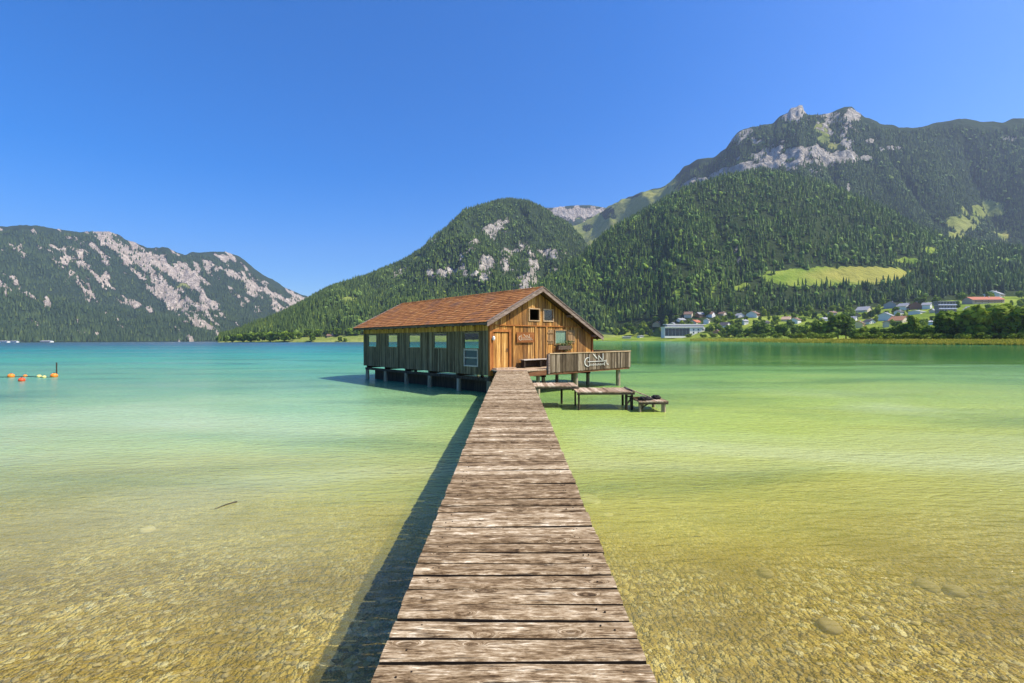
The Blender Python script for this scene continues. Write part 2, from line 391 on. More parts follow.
# ripples: long crests running across the view, two crossing trains and fine chop
w1 = g.noise(g.mapv(pos, (2.2, 6.0, 1), rot=(0,0,R(-28))), 1.0, 3, .55, .7)
w2 = g.noise(g.mapv(pos, (4.0, 11, 1), rot=(0,0,R(14))), 1.0, 2, .5, .5)
w3 = g.noise(g.mapv(pos, (.25, .9, 1), rot=(0,0,R(-10))), 1.0, 3, .55, .3)
amp = g.math('MULTIPLY_ADD', g.n('ShaderNodeMapRange', ins={0: far_patch, 1: .38, 2: .62}).outputs[0], 1.1, .25)
calm = g.math('MULTIPLY', g.n('ShaderNodeMapRange', ins={0: g.math('ADD', Y, g.math('MULTIPLY', g.math('SUBTRACT', patch, .5), 60.0)), 1: 40.0, 2: 60.0}).outputs[0], g.n('ShaderNodeMapRange', ins={0: X, 1: -8.0, 2: 14.0}).outputs[0])
hgt = g.math('ADD', g.math('MULTIPLY', w1, .11), g.math('ADD', g.math('MULTIPLY', w2, .05), g.math('MULTIPLY', w3, .11)))
bp = g.n('ShaderNodeBump', ins={'Strength': 1.0, 'Distance': 1.0, 'Height': g.math('MULTIPLY', hgt, g.math('MULTIPLY', g.math('MULTIPLY', amp, g.n('ShaderNodeMapRange', ins={0: Y, 1: 4.0, 2: 13.0, 3: .55, 4: 1.0}).outputs[0]), g.math('MULTIPLY_ADD', calm, -.93, 1.0)))})
dif = g.n('ShaderNodeBsdfDiffuse', ins={'Color': body}); nt.links.new(bp.outputs[0], dif.inputs['Normal'])
tr = g.n('ShaderNodeBsdfTransparent', ins={'Color': (.97,.98,.86,1)})
inner = g.n('ShaderNodeMixShader', ins={0: clear, 1: dif.outputs[0], 2: tr.outputs[0]})
gl = g.n('ShaderNodeBsdfGlossy', ins={'Roughness': g.math('MULTIPLY_ADD', calm, -.15, .20), 'Color': (1,.97,.86,1)}); nt.links.new(bp.outputs[0], gl.inputs['Normal'])
fr = g.n('ShaderNodeFresnel', ins={'IOR': 1.33}); nt.links.new(bp.outputs[0], fr.inputs['Normal'])
fac = g.math('MINIMUM', g.math('MULTIPLY', fr.outputs[0], .95), .58)
mx = g.n('ShaderNodeMixShader', ins={0: fac, 1: inner.outputs[0], 2: gl.outputs[0]})
nt.links.new(mx.outputs[0], out.inputs[0]); M['water'] = m

# ------------------------------------------------------------------ world, sun, camera, haze
w = bpy.data.worlds.new('World'); scene.world = w; w.use_nodes = True
nt = w.node_tree; bg = nt.nodes['Background']
sky = nt.nodes.new('ShaderNodeTexSky'); sky.sky_type = 'NISHITA'; sky.sun_disc = False
elev = math.asin(SUN.z); az = math.atan2(SUN.x, SUN.y)
sky.sun_elevation = elev; sky.sun_rotation = az
sky.altitude = 900; sky.air_density = 1.0; sky.dust_density = 3.2; sky.ozone_density = 5.0
hs = nt.nodes.new('ShaderNodeHueSaturation'); hs.inputs['Saturation'].default_value = 1.45; hs.inputs['Hue'].default_value = .509
nt.links.new(sky.outputs[0], hs.inputs['Color'])
nt.links.new(hs.outputs[0], bg.inputs[0]); bg.inputs[1].default_value = .12

ld = bpy.data.lights.new('sun', 'SUN'); ld.energy = 3.6; ld.angle = R(.53); ld.color = (1, .925, .78)
sun = bpy.data.objects.new('sun', ld); COL.objects.link(sun)
sun.rotation_euler = (-SUN).to_track_quat('-Z', 'Y').to_euler(); sun.location = (60, -60, 90)

cam = bpy.data.cameras.new('camera'); cam.sensor_width = 36; cam.lens = F_PX/1024*36
cam.shift_y = -1.5/1024; cam.clip_start = .1; cam.clip_end = 30000
co_ = bpy.data.objects.new('camera', cam); COL.objects.link(co_)
co_.location = (0, 0, HC); co_.rotation_euler = (R(90), R(0.2), 0)
scene.camera = co_

hz = MB(); hz.box((-9000, -60, -30), (9000, 9000, 1750))
m, nt, out = new_mat('thin_blue_air'); g = NT(nt)
pvl = g.n('ShaderNodeVolumePrincipled', ins={'Color': (.62,.76,1.0,1), 'Density': 6.0e-5, 'Anisotropy': .25})
nt.links.new(pvl.outputs[0], out.inputs['Volume'])
tag(hz.build('haze', m), 'thin blue summer haze over the lake and mountains', 'haze', kind='stuff')

# ------------------------------------------------------------------ lake bed and water
def graded(lo, hi, fine_lo, fine_hi, step, grow):
    a = list(np.arange(fine_lo, fine_hi, step)); s = step; x = a[-1]
    while x < hi: s *= grow; x += s; a.append(x)
    s = step; x = a[0]
    while x > lo: s *= grow; x -= s; a.insert(0, x)
    return np.array(a)
gx = graded(-8000, 8000, -14, 16, .11, 1.12); gy = graded(-55, 8500, 2.5, 16, .11, 1.12)
XX, YY = np.meshgrid(gx, gy)
def bed_z(x, y):
    prof = np.interp(y, [-60, -14, -7, 2, 6, 12, 20, 32, 60, 120], [2.2, 1.2, .3, -.38, -.55, -.9, -1.5, -2.4, -5, -12])
    b = prof + .10*fbm(x*.35, y*.35, 4, 3)*(y > -10)
    near = np.exp(-np.maximum(np.abs(x)-10, 0)/20)
    return b + near*.045*fbm(x*2.2, y*2.2, 3, 9, True)
ZZ = bed_z(XX, YY)
nx_, ny_ = len(gx), len(gy)
idx = np.arange(nx_*ny_).reshape(ny_, nx_)
quads = np.stack([idx[:-1,:-1], idx[:-1,1:], idx[1:,1:], idx[1:,:-1]], -1).reshape(-1, 4)
bed = np_mesh('lake_bed', np.stack([XX, YY, ZZ], -1).reshape(-1,3), quads, M['bed'], smooth=True)
tag(bed, 'golden pebbly lake bed seen through the shallow water', 'lake bed', kind='structure')
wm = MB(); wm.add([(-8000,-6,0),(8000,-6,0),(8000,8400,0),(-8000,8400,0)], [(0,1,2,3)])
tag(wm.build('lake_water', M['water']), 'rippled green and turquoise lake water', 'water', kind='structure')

# loose stones on the shallow bed (uncountable)
ico_v = np.array([(0,0,1),(.9,0,.35),(.28,.85,.4),(-.72,.53,.35),(-.72,-.53,.4),(.28,-.85,.35),(.72,.53,-.4),(-.28,.85,-.4),(-.9,0,-.35),(-.28,-.85,-.4),(.72,-.53,-.4),(0,0,-1)])
ico_f = np.array([(0,1,2),(0,2,3),(0,3,4),(0,4,5),(0,5,1),(1,6,2),(2,7,3),(3,8,4),(4,9,5),(5,10,1),(6,7,2),(7,8,3),(8,9,4),(9,10,5),(10,6,1),(11,7,6),(11,8,7),(11,9,8),(11,10,9),(11,6,10)])
def scatter(temp_v, temp_f, P3, S3, rotz, jit=0.0):
    n, k = len(P3), len(temp_v)
    V = np.repeat(temp_v[None], n, 0).astype(np.float64)
    if jit: V = V*(1+jit*(rng.random((n,k,1))*2-1))
    V = V*S3[:,None,:]
    c, s = np.cos(rotz)[:,None], np.sin(rotz)[:,None]
    x = V[...,0]*c - V[...,1]*s; y = V[...,0]*s + V[...,1]*c
    V = np.stack([x, y, V[...,2]], -1) + P3[:,None,:]
    Fc = (temp_f[None] + (np.arange(n)*k)[:,None,None]).reshape(-1, temp_f.shape[1])
    return V.reshape(-1,3), Fc
n = 9000
sy_ = 2.6 + 8.5*rng.random(n)**1.3; sx_ = (rng.random(n)*2-1)*(1.6+sy_*1.15)
r_ = .010 + .030*rng.random(n)**4
S3 = np.stack([r_*(1+.6*rng.random(n)), r_*(.8+.4*rng.random(n)), r_*.55], -1)
P3 = np.stack([sx_, sy_, bed_z(sx_, sy_)+r_*.2], -1)
V, Fc = scatter(ico_v, ico_f, P3, S3, rng.random(n)*6.28, .2)
tag(np_mesh('pebbles', V, Fc, M['stone']), 'loose golden pebbles on the shallow lake bed', 'pebbles', kind='stuff')

# ------------------------------------------------------------------ jetty
JW = 1.5
def deck_z(y): return HC - float(np.interp(y, [-4, 2.0, 2.5, 5.75, 9, 12.5, 18, 25], [1.83, 1.81, 1.805, 1.70, 1.635, 1.58, 1.56, 1.545]))
jetty = empty('jetty', (0, 0, 0))
tag(jetty, 'long weathered plank jetty running straight out to the boathouse', 'jetty')
pk = MB(); y = -3.2
while y < 23.62:
    wdt = random.uniform(.145, .19); gap = random.uniform(.007, .018)
    z = deck_z(y) + random.uniform(-.005, .005)
    e0, e1 = random.uniform(-.009, .007), random.uniform(-.007, .009); sk = random.uniform(-.006, .006); tl = random.uniform(-.006,.006)
    th = .05; bv = .010; x0, x1 = -JW/2+e0, JW/2+e1
    nseg = 6; vs = []; fs = []
    ph = random.uniform(0, 6)
    for i in range(nseg+1):
        t = i/nseg; x = x0+(x1-x0)*t; yy = y + sk*(t-.5)*2; zz = z + tl*(t-.5)*2 + .003*math.sin(ph+4*t)
        wob0, wob1 = random.uniform(-.004,.004), random.uniform(-.004,.004)
        vs += [(x, yy+wob0, zz-th), (x, yy+wob0, zz-bv), (x, yy+bv*1.2+wob0, zz), (x, yy+wdt*.5, zz+.004), (x, yy+wdt-bv*1.2+wob1, zz), (x, yy+wdt+wob1, zz-bv), (x, yy+wdt+wob1, zz-th)]
    for i in range(nseg):
        for k in range(7):
            a, b2 = i*7+k, i*7+(k+1)%7
            fs.append((a, b2, b2+7, a+7)[::-1])
    fs.append(tuple(range(7))); fs.append(tuple(nseg*7+k for k in range(7))[::-1])
    o0 = len(pk.m); pk.add(vs, fs)
    for q in range(nseg*7):
        if q % 7 in (0, 5, 6): pk.m[o0+q] = 1
    if 1.5 < y < 9:
        pk.cur = 1
        for nx in (-.62, -.57, .56, .61):
            if random.random() < .8:
                nx += random.uniform(-.02,.02); ny = y+wdt*random.uniform(.3,.7); pk.tube([(nx, ny, z-.004), (nx, ny, z+.0065)], [.0065,.006], 6)
        pk.cur = 0
    y += wdt + gap
pk.build('deck_planks', [M['jetty'], M['plankside']], jetty)
for x in (-.6, .6):
    bmb = MB()
    ys = [-3.2, 2, 5.75, 9, 12.5, 18, 23.6]
    for a, b2 in zip(ys[:-1], ys[1:]):
        bmb.bar((x, a, deck_z(a)-.145), (x, b2, deck_z(b2)-.145), .12, .16)
    bmb.build('beam', M['beam'], jetty)
for y in (-2, 2.2, 6.4, 10.6, 14.8, 19, 22.9):
    for x in (-.62, .62):
        pm = MB(); pm.tube([(x, y, -1.6), (x, y, deck_z(y)-.2)], [.085, .075], 10); pm.build('post', M['post'], jetty)
    cm = MB(); cm.bar((-.72, y+.12, deck_z(y)-.3), (.72, y+.12, deck_z(y)-.3), .1, .14); cm.build('crossbeam', M['beam'], jetty)

# ------------------------------------------------------------------ boathouse (local axes: s along the gable front, t back along the side, z up)
HUT_LOC = (-1.137, 24.5, 0); HUT_ROT = R(42.35)
W_, L_, RS, RZ, SL = 8.42, 14.7, 3.42, 5.75, .50
DECK = 1.33
hut = empty('boathouse', HUT_LOC, HUT_ROT)
tag(hut, 'wooden boathouse on posts in the lake with orange tiled gable roof', 'boathouse')
def roof_z(s): return RZ - SL*abs(s-RS)            # roof surface
def under(s): return roof_z(s) - .17
def boards(mb, L, spans, place, w=.16, th=.03, gapdark=.014, batten=None, jit=.008):
    """vertical boards along u in [0,L]; spans(u0,u1) -> [(z0, z1 at u0, z1 at u1)]; place(u, depth, z) -> point"""
    u = 0
    while u < L-.01:
        ww = min(w*random.uniform(.8, 1.2), L-u); u1 = u+ww
        d = random.uniform(0, jit)
        for z0, za, zb in spans(u, u1):
            vs = [place(u+gapdark/2, d, z0), place(u1-gapdark/2, d, z0), place(u1-gapdark/2, d, zb), place(u+gapdark/2, d, za),
                  place(u+gapdark/2, d-th, z0), place(u1-gapdark/2, d-th, z0), place(u1-gapdark/2, d-th, zb), place(u+gapdark/2, d-th, za)]
            mb.add(vs, [(0,1,2,3),(7,6,5,4),(0,4,5,1),(1,5,6,2),(2,6,7,3),(3,7,4,0)])
            if batten:
                c, bd = u1, batten
                vs = [place(c-bd/2, d+.002, z0), place(c+bd/2, d+.002, z0), place(c+bd/2, d+.002, zb), place(c-bd/2, d+.002, zb),
                      place(c-bd/2, d+.028, z0), place(c+bd/2, d+.028, z0), place(c+bd/2, d+.028, zb), place(c-bd/2, d+.028, zb)]
                mb.add(vs, [(0,1,2,3),(7,6,5,4),(0,4,5,1),(1,5,6,2),(2,6,7,3),(3,7,4,0)])
        u = u1
def cut_spans(u0, u1, z0, za, zb, opens):
    """split a board at the openings (ua, ub, zlo, zhi) that it crosses"""
    cur = [(z0, za, zb)]; um = (u0+u1)/2
    for a, b2, lo, hi in opens:
        if a < um < b2:
            nxt = []
            for s0, sa, sb in cur:
                top = min(sa, sb)
                if hi <= s0 or lo >= top: nxt.append((s0, sa, sb)); continue
                if lo > s0: nxt.append((s0, lo, lo))
                if hi < top: nxt.append((hi, sa, sb))
            cur = nxt
    return cur
# left side wall: windows (t0, t1, z0, z1)
WZ0, WZ1 = 2.42, 3.27
side_open = [(12.62, 13.95, WZ0, WZ1), (9.6, 10.97, WZ0, WZ1), (6.72, 8.16, WZ0, WZ1), (3.85, 5.24, WZ0, WZ1), (.86, 2.24, WZ0, WZ1)]
low_open = [(.96, 2.22, 1.42, 2.36)]
pl_left = lambda u, d, z: (-d, u, z)
gm = MB()
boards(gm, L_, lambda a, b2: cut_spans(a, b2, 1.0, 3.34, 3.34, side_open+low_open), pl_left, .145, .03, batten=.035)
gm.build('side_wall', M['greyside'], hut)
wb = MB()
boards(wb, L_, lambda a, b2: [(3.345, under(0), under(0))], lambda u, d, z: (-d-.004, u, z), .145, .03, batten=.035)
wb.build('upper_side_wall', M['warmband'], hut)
gm = MB()
for zz in (1.12, 3.4):
    gm.bar((.06, .05, zz), (.06, L_-.05, zz), .06, .12)
gm.build('wall_rail', M['interior'], hut)
# right side wall (opening at the back) and back wall with the boat entrance
rw = MB()
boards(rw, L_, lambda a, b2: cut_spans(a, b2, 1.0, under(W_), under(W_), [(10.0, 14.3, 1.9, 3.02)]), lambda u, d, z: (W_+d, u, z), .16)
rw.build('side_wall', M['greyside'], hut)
bw = MB()
boards(bw, W_, lambda a, b2: cut_spans(a, b2, 1.0, under(a), under(b2), [(.35, 7.9, .9, 3.24)]), lambda u, d, z: (u, L_+d, z), .16)
bw.build('back_wall', M['greyside'], hut)
# gable front
front_open = [(.12, 1.42, 1.0, 3.40), (4.89, 5.99, 2.63, 3.45)]
gable_open = [(2.80, 3.57, 3.96, 4.57), (3.95, 4.70, 3.96, 4.57)]
fw = MB()
boards(fw, W_, lambda a, b2: cut_spans(a, b2, 1.0, min(3.62, under(a)), min(3.62, under(b2)), front_open), lambda u, d, z: (u, -d, z), .15, batten=None, jit=.022)
fw.build('front_wall', M['facade'], hut)
gw = MB()
gs0 = RS-(RZ-.17-3.66)/SL; gs1 = RS+(RZ-.17-3.66)/SL
boards(gw, gs1-max(gs0,0), lambda a, b2: cut_spans(a+max(gs0,0), b2+max(gs0,0), 3.655, under(a+max(gs0,0)), under(b2+max(gs0,0)), gable_open),
       lambda u, d, z: (u+max(gs0,0), -d-.03, z), .14, jit=.02)
gw.build('gable_wall', M['facade'], hut)
tb = MB(); tb.bar((0, -.05, 3.635), (gs1-.02, -.05, 3.635), .05, .05); tb.build('trim_board', M['frame'], hut)
cp = MB()
cp.box((-.07, -.07, 1.0), (.075, .075, under(0)-.03)); cp.build('corner_post', M['frame'], hut)
cp = MB(); cp.box((W_-.075, -.06, 1.0), (W_+.07, .075, under(W_)-.03)); cp.build('corner_post', M['frame'], hut)
for s in (1.64, 3.3, 4.2, 7.0):
    cp = MB(); cp.box((s-.07, -.062, DECK), (s+.07, -.026, 3.60)); cp.build('wall_stud', M['facade'], hut)
# floor and joists
fl = MB(); fl.box((.05, .05, 1.02), (W_-.05, 9.5, 1.12)); fl.box((.05, 9.52, 1.02), (1.3, L_-.05, 1.12)); fl.box((W_-1.3, 9.52, 1.02), (W_-.05, L_-.05, 1.12))
fl.build('floor', M['interior'], hut)
jo = MB()
for t in (.15, 3.0, 5.9, 8.7, 11.5, 14.3): jo.bar((.05, t, .93), (W_-.05, t, .93), .16, .18)
for s in (.12, W_/2, W_-.12): jo.bar((s, .1, .78), (s, L_-.1, .78), .16, .16)
jo.build('floor_beams', M['darkpost'], hut)
for t in (.24, 2.9, 5.9, 8.7, 11.56, 14.4):
    for s in (.12, W_/2, W_-.12):
        pm = MB(); r0 = .14 if s < 1 else .12
        pm.tube([(s, t, -2.6), (s, t, -.2), (s, t, .7)], [r0, r0, r0*.92], 12); pm.build('support_post', M['post'], hut)
# dark board added under the floor to hide lit water between the posts
ln = MB(); ln.box((.62, .5, -.5), (.68, 14.2, .68)); ln.build('shade_board', M['darkpost'], hut)

# roof: two slopes of tiles over boarding
T0, T1 = -.5, L_+.5
def slope_mesh(side):
    mb = MB(); sgn = -1 if side == 'l' else 1
    end = -.6 if side == 'l' else 8.9
    run = abs(end-RS); nrm = Vector((sgn*SL, 0, 1)).normalized(); along = Vector((sgn, 0, -SL)).normalized()
    length = run*math.sqrt(1+SL*SL); course = .30; ncs = int(math.ceil(length/course)); course = length/ncs
    top = Vector((RS, 0, RZ))
    for i in range(ncs):
        t = T0; tw = .205
        off = (tw/2 if i % 2 else 0)
        a0 = i*course - .03; a1 = (i+1)*course + random.uniform(-.004,.004)
        k = 0; t = T0 - off
        while t < T1-.001:
            ta, tb_ = max(t, T0)+.002, min(t+tw, T1)-.002
            t += tw
            if tb_-ta < .02: continue
            lift = .022 + random.uniform(0, .010); jj = random.uniform(-.012,.012)
            p = [top + along*max(a0,0), top + along*(a1+jj)]
            lo, hi = nrm*.004, nrm*lift
            vs = []
            for tt in (ta, tb_):
                for q, h in ((p[0], 0), (p[1], 1)):
                    base = q + (hi if h else lo)
                    vs += [Vector((base.x, tt, base.z)) - nrm*.0, Vector((base.x, tt, base.z)) + nrm*.016]
            mb.add(vs, [(1,3,7,5),(0,4,6,2),(2,6,7,3),(0,1,5,4),(0,2,3,1),(4,5,7,6)])
    return mb, end, nrm, along
for side in ('l', 'r'):
    mb, end, nrm, along = slope_mesh(side)
    rf = mb.build('roof', M['tile'], hut)
    bd = MB(); z0 = roof_z(end)
    bd.add([(RS, T0+.03, RZ), (end, T0+.03, z0), (end, T1-.03, z0), (RS, T1-.03, RZ), (RS, T0+.03, RZ-.07), (end, T0+.03, z0-.07), (end, T1-.03, z0-.07), (RS, T1-.03, RZ-.07)],
           [(0,1,2,3),(7,6,5,4),(0,4,5,1),(1,5,6,2),(2,6,7,3),(3,7,4,0)])
    bd.build('boarding', M['interior'], rf)
    bb = MB()
    for (tq, hgt_) in ((T0-.02, .2), (T1+.02, .2)):
        b_ = MB()
        e2 = end + (.02 if side == 'r' else -.02)
        b_.add([(RS, tq-.02, RZ+.03), (e2, tq-.02, roof_z(e2)+.03), (e2, tq-.02, roof_z(e2)-hgt_), (RS, tq-.02, RZ-hgt_),
                (RS, tq+.02, RZ+.03), (e2, tq+.02, roof_z(e2)+.03), (e2, tq+.02, roof_z(e2)-hgt_), (RS, tq+.02, RZ-hgt_)],
               [(0,1,2,3),(7,6,5,4),(0,4,5,1),(1,5,6,2),(2,6,7,3),(3,7,4,0)])
        o = b_.build('bargeboard', M['barge'], rf)
        c_ = MB(); dz = Vector((0, 0, .055))
        c_.bar((RS, tq, RZ+.055), (e2, tq, roof_z(e2)+.055), .11, .035); c_.build('barge_capping', M['barge'], rf)
    ra = MB(); t = T0+.35
    while t < T1-.2:
        s_in = 1.2 if side == 'l' else W_-1.0
        ra.bar((s_in, t, roof_z(s_in)-.15), (end+(.08 if side=='l' else -.08), t, roof_z(end+(.08 if side=='l' else -.08))-.15), .1, .14)
        t += .92
    ra.build('rafters', M['interior'], rf)
    ea = MB(); ea.bar((end+(.012 if side=='l' else -.012), T0+.05, roof_z(end)-.07), (end+(.012 if side=='l' else -.012), T1-.05, roof_z(end)-.07), .03, .1); ea.build('eaves_board', M['beam'], rf)
rc = MB(); t = T0
while t < T1-.01:
    tt = min(t+.36, T1)
    pr = [(-.13, -.045), (-.07, .03), (0, .062), (.07, .03), (.13, -.045)]
    vs = [(RS+a, t, RZ+b2+.02+.012) for a, b2 in pr] + [(RS+a*.94, tt, RZ+b2+.02) for a, b2 in pr]
    rc.add(vs, [(k, k+1, k+6, k+5) for k in range(4)] + [(0,5,9,4)] + [(4,3,2,1,0), (5,6,7,8,9)])
    t += .35
rc.build('ridge_tiles', M['tile'], hut)
# purlin ends that show under the front overhang
for s in (RS, 6.0, W_-.1, .15):
    pu = MB(); pu.bar((s, -.42, roof_z(s)-.2), (s, .3, roof_z(s)-.2), .12, .14); pu.build('purlin_end', M['barge'], hut)

# door
dr = MB()
boards(dr, 1.06, lambda a, b2: [(DECK+.03, 3.24, 3.24)], lambda u, d, z: (.20+u, -d+.005, z), .13, .03, jit=.012)
door = dr.build('door', M['door'], hut)
df = MB()
df.box((.10, -.055, DECK+.01), (.19, .03, 3.27)); df.box((1.29, -.055, DECK+.01), (1.43, .03, 3.27)); df.box((.10, -.06, 3.275), (1.43, .03, 3.41))
df.build('door_frame', M['frame'], door)
dh = MB(); dh.tube([(1.17, -.02, 2.35), (1.17, -.07, 2.35)], [.014,.014], 8); dh.tube([(1.18, -.07, 2.35), (1.05, -.07, 2.35)], [.013,.011], 8); dh.box((1.15, -.024, 2.22), (1.19, -.015, 2.42)); dh.build('handle', M['iron'], door)
lp = MB(); lp.tube([(.14, -.06, 2.95), (.14, -.12, 2.95)], [.02,.02], 8); lp.tube([(.14, -.13, 2.84), (.14, -.13, 2.90), (.14,-.13,3.0), (.14,-.13,3.06)], [.05,.075,.075,.03], 12); lp.build('door_lamp', M['white'], hut)
ds = MB(); ds.box((.08, -.42, DECK), (1.46, -.06, DECK+.07)); ds.build('door_step', M['plat'], hut)

# windows
def window(name, frame_boxes, pane_box, fm, parent=hut, pm=None):
    fo = MB()
    for a, b2 in frame_boxes: fo.box(a, b2)
    o = fo.build(name, fm, parent)
    if pane_box:
        p_ = MB(); p_.box(*pane_box); p_.build('pane', pm or M['glass'], o)
    return o
for (a, b2, lo, hi) in side_open:     # in the shaded side wall: one pane each in a thin frame
    q = .05
    window('window', [((-.035, a+.005, lo), (.03, a+q, hi)), ((-.035, b2-q, lo), (.03, b2-.005, hi)), ((-.035, a+q, hi-q), (.03, b2-q, hi)), ((-.055, a-.02, lo-.045), (.03, b2+.02, lo-.002))],
           ((-.012, a+q, lo), (-.006, b2-q, hi-q)), M['greyside'])
a, b2, lo, hi = low_open[0]
window('hatch', [((-.05, a, lo), (.03, a+.07, hi)), ((-.05, b2-.07, lo), (.03, b2, hi)), ((-.05, a+.07, hi-.07), (.03, b2-.07, hi)), ((-.05, a+.07, lo), (.03, b2-.07, lo+.07)), ((-.05, a+.07, 1.86), (.03, b2-.07, 1.93))],
       ((.01, a+.07, lo+.07), (.03, b2-.07, hi-.07)), M['bench'], pm=M['darkglass'])
wn = window('window', [((4.89, -.05, 2.63), (4.95, .03, 3.45)), ((5.93, -.05, 2.63), (5.99, .03, 3.45)), ((4.95, -.05, 3.39), (5.93, .03, 3.45)), ((4.85, -.07, 2.57), (6.03, .03, 2.628))],
            ((4.95, -.012, 2.63), (5.93, -.006, 3.39)), M['shutter'])
cu = MB()
nf = 24; vs = []
for k in range(nf+1):
    s = 4.96 + .96*k/nf
    vs += [(s, .03+.02*math.sin(k*1.7), 2.64), (s, .03+.02*math.sin(k*1.7), 3.38)]
cu.add(vs, [(2*k, 2*k+2, 2*k+3, 2*k+1) for k in range(nf)]); cu.build('curtain', M['curtain'], wn)
for s0, s1 in ((4.20, 4.80), (6.06, 6.72)):
    sh = MB()
    boards(sh, s1-s0, lambda a, b2: [(2.63, 3.45, 3.45)], lambda u, d, z: (s0+u, -d-.05, z), .12, .02, jit=.006)
    so = sh.build('shutter', M['shutter'], hut)
    for zz in (2.76, 3.22):
        cl = MB(); cl.box((s0+.03, -.09, zz), (s1-.03, -.062, zz+.07)); cl.build('cross_batten', M['shutter'], so)
for (a, b2, lo, hi), glass in zip(gable_open, (False, True)):
    q = .06
    wo = window('gable_window', [((a-q, -.09, lo-q), (a, .02, hi+q)), ((b2, -.09, lo-q), (b2+q, .02, hi+q)), ((a, -.09, hi), (b2, .02, hi+q)), ((a, -.09, lo-q), (b2, .02, lo))],
           ((a, -.045, lo), (b2, -.04, hi)) if glass else None, M['railcap'])
# window box with greenery
fb = MB(); fb.box((4.95, -.30, 2.28), (6.1, -.07, 2.5)); fbo = fb.build('flower_box', M['beam'], hut)
lv = MB()
for k in range(420):
    s = random.gauss(5.75, .32); s = min(max(s, 4.92), 6.3)
    hgt_ = random.uniform(-.35, .28) if s > 5.5 else random.uniform(-.02, .16)
    c = Vector((s, -.19+random.uniform(-.13,.12), 2.52+hgt_)); r = random.uniform(.025, .05)
    a = Vector((random.gauss(0,1), random.gauss(0,1), random.gauss(0,1))).normalized()*r; b3 = a.orthogonal().normalized()*r*.7
    lv.add([c-a, c+b3, c+a, c-b3], [(0,1,2,3)])
lv.build('trailing_plant', M['leaf'], fbo)

# terrace
WF = 1.8
def loc2(xw, yw):
    c, s = math.cos(HUT_ROT), math.sin(HUT_ROT); dx, dy = xw-HUT_LOC[0], yw-HUT_LOC[1]
    return (c*dx+s*dy, -s*dx+c*dy)
jl, jr = loc2(-.74, 23.70), loc2(.76, 23.70)
poly = [(-.02, -.10), jl, jr, (2.36, -WF+.02), (9.95, -WF+.02), (10.25, -WF+.25), (10.45, -WF+.7), (10.45, 3.2), (W_+.06, 3.2), (W_+.06, -.10)]
td = MB(); td.prism(poly, DECK-.06, DECK); td.build('terrace_deck', M['plat'], hut)
fa = MB()
fa.bar((jr[0]+.05, -WF+.03, DECK-.19), (9.9, -WF+.03, DECK-.19), .06, .25)
fa.bar((jr[0]+.1, -WF+.55, DECK-.2), (5.2, -WF+.55, DECK-.35), .14, .18)
fa.bar((10.40, -WF+.75, DECK-.19), (10.40, 3.1, DECK-.19), .06, .25)
fa.build('fascia_beam', M['fascia'], hut)
jb = MB()
for s in (2.2, 4.0, 5.8, 7.6, 9.4): jb.bar((s, -WF+.1, DECK-.15), (s, 2.0 if s > W_ else -.08, DECK-.15), .1, .16)
jb.build('deck_joists', M['darkpost'], hut)
for s, t, r in ((2.05, -1.45, .11), (5.1, -1.45, .13), (9.1, -1.5, .14), (9.6, 2.6, .12)):
    pm = MB(); pm.tube([(s, t, -2.4), (s, t, DECK-.3)], [r, r*.95], 12); pm.build('terrace_post', M['post'], hut)
# railing of upright boards
rl = MB(); R0, R1 = 1.13, 2.10
path = [(2.5, -WF-.02), (9.95, -WF-.02), (10.27, -WF+.24), (10.48, -WF+.7), (10.48, 3.1)]
for (p, q) in zip(path[:-1], path[1:]):
    p, q = Vector((*p, 0)), Vector((*q, 0)); L = (q-p).length; d = (q-p).normalized(); nr = Vector((d.y, -d.x, 0))
    boards(rl, L, lambda a, b2: [(R0+random.uniform(-.012,.012), R1, R1)], lambda u, dd, z: tuple(p + d*u + nr*(dd+.02) + Vector((0,0,z))), .125, .022, .012, jit=.018)
rail = rl.build('railing', M['rail'], hut)
rcap = MB()
for (p, q) in zip(path[:-1], path[1:]): rcap.bar((*p, R1+.028), (*q, R1+.028), .13, .05)
rcap.build('cap_rail', M['railcap'], rail)
rp = MB()
rp.box((2.38, -WF-.09, R0-.05), (2.5, -WF+.05, R1+.0)); rp.build('end_post', M['barge'], rail)
rb = MB()
for (p, q) in zip(path[:-1], path[1:]):
    for zz in (1.45, 1.9):
        off = Vector((-(q[1]-p[1]), q[0]-p[0])).normalized()*.03
        rb.bar((p[0]+off.x, p[1]+off.y, zz), (q[0]+off.x, q[1]+off.y, zz), .04, .09)
rb.build('rail_bar', M['rail'], rail)
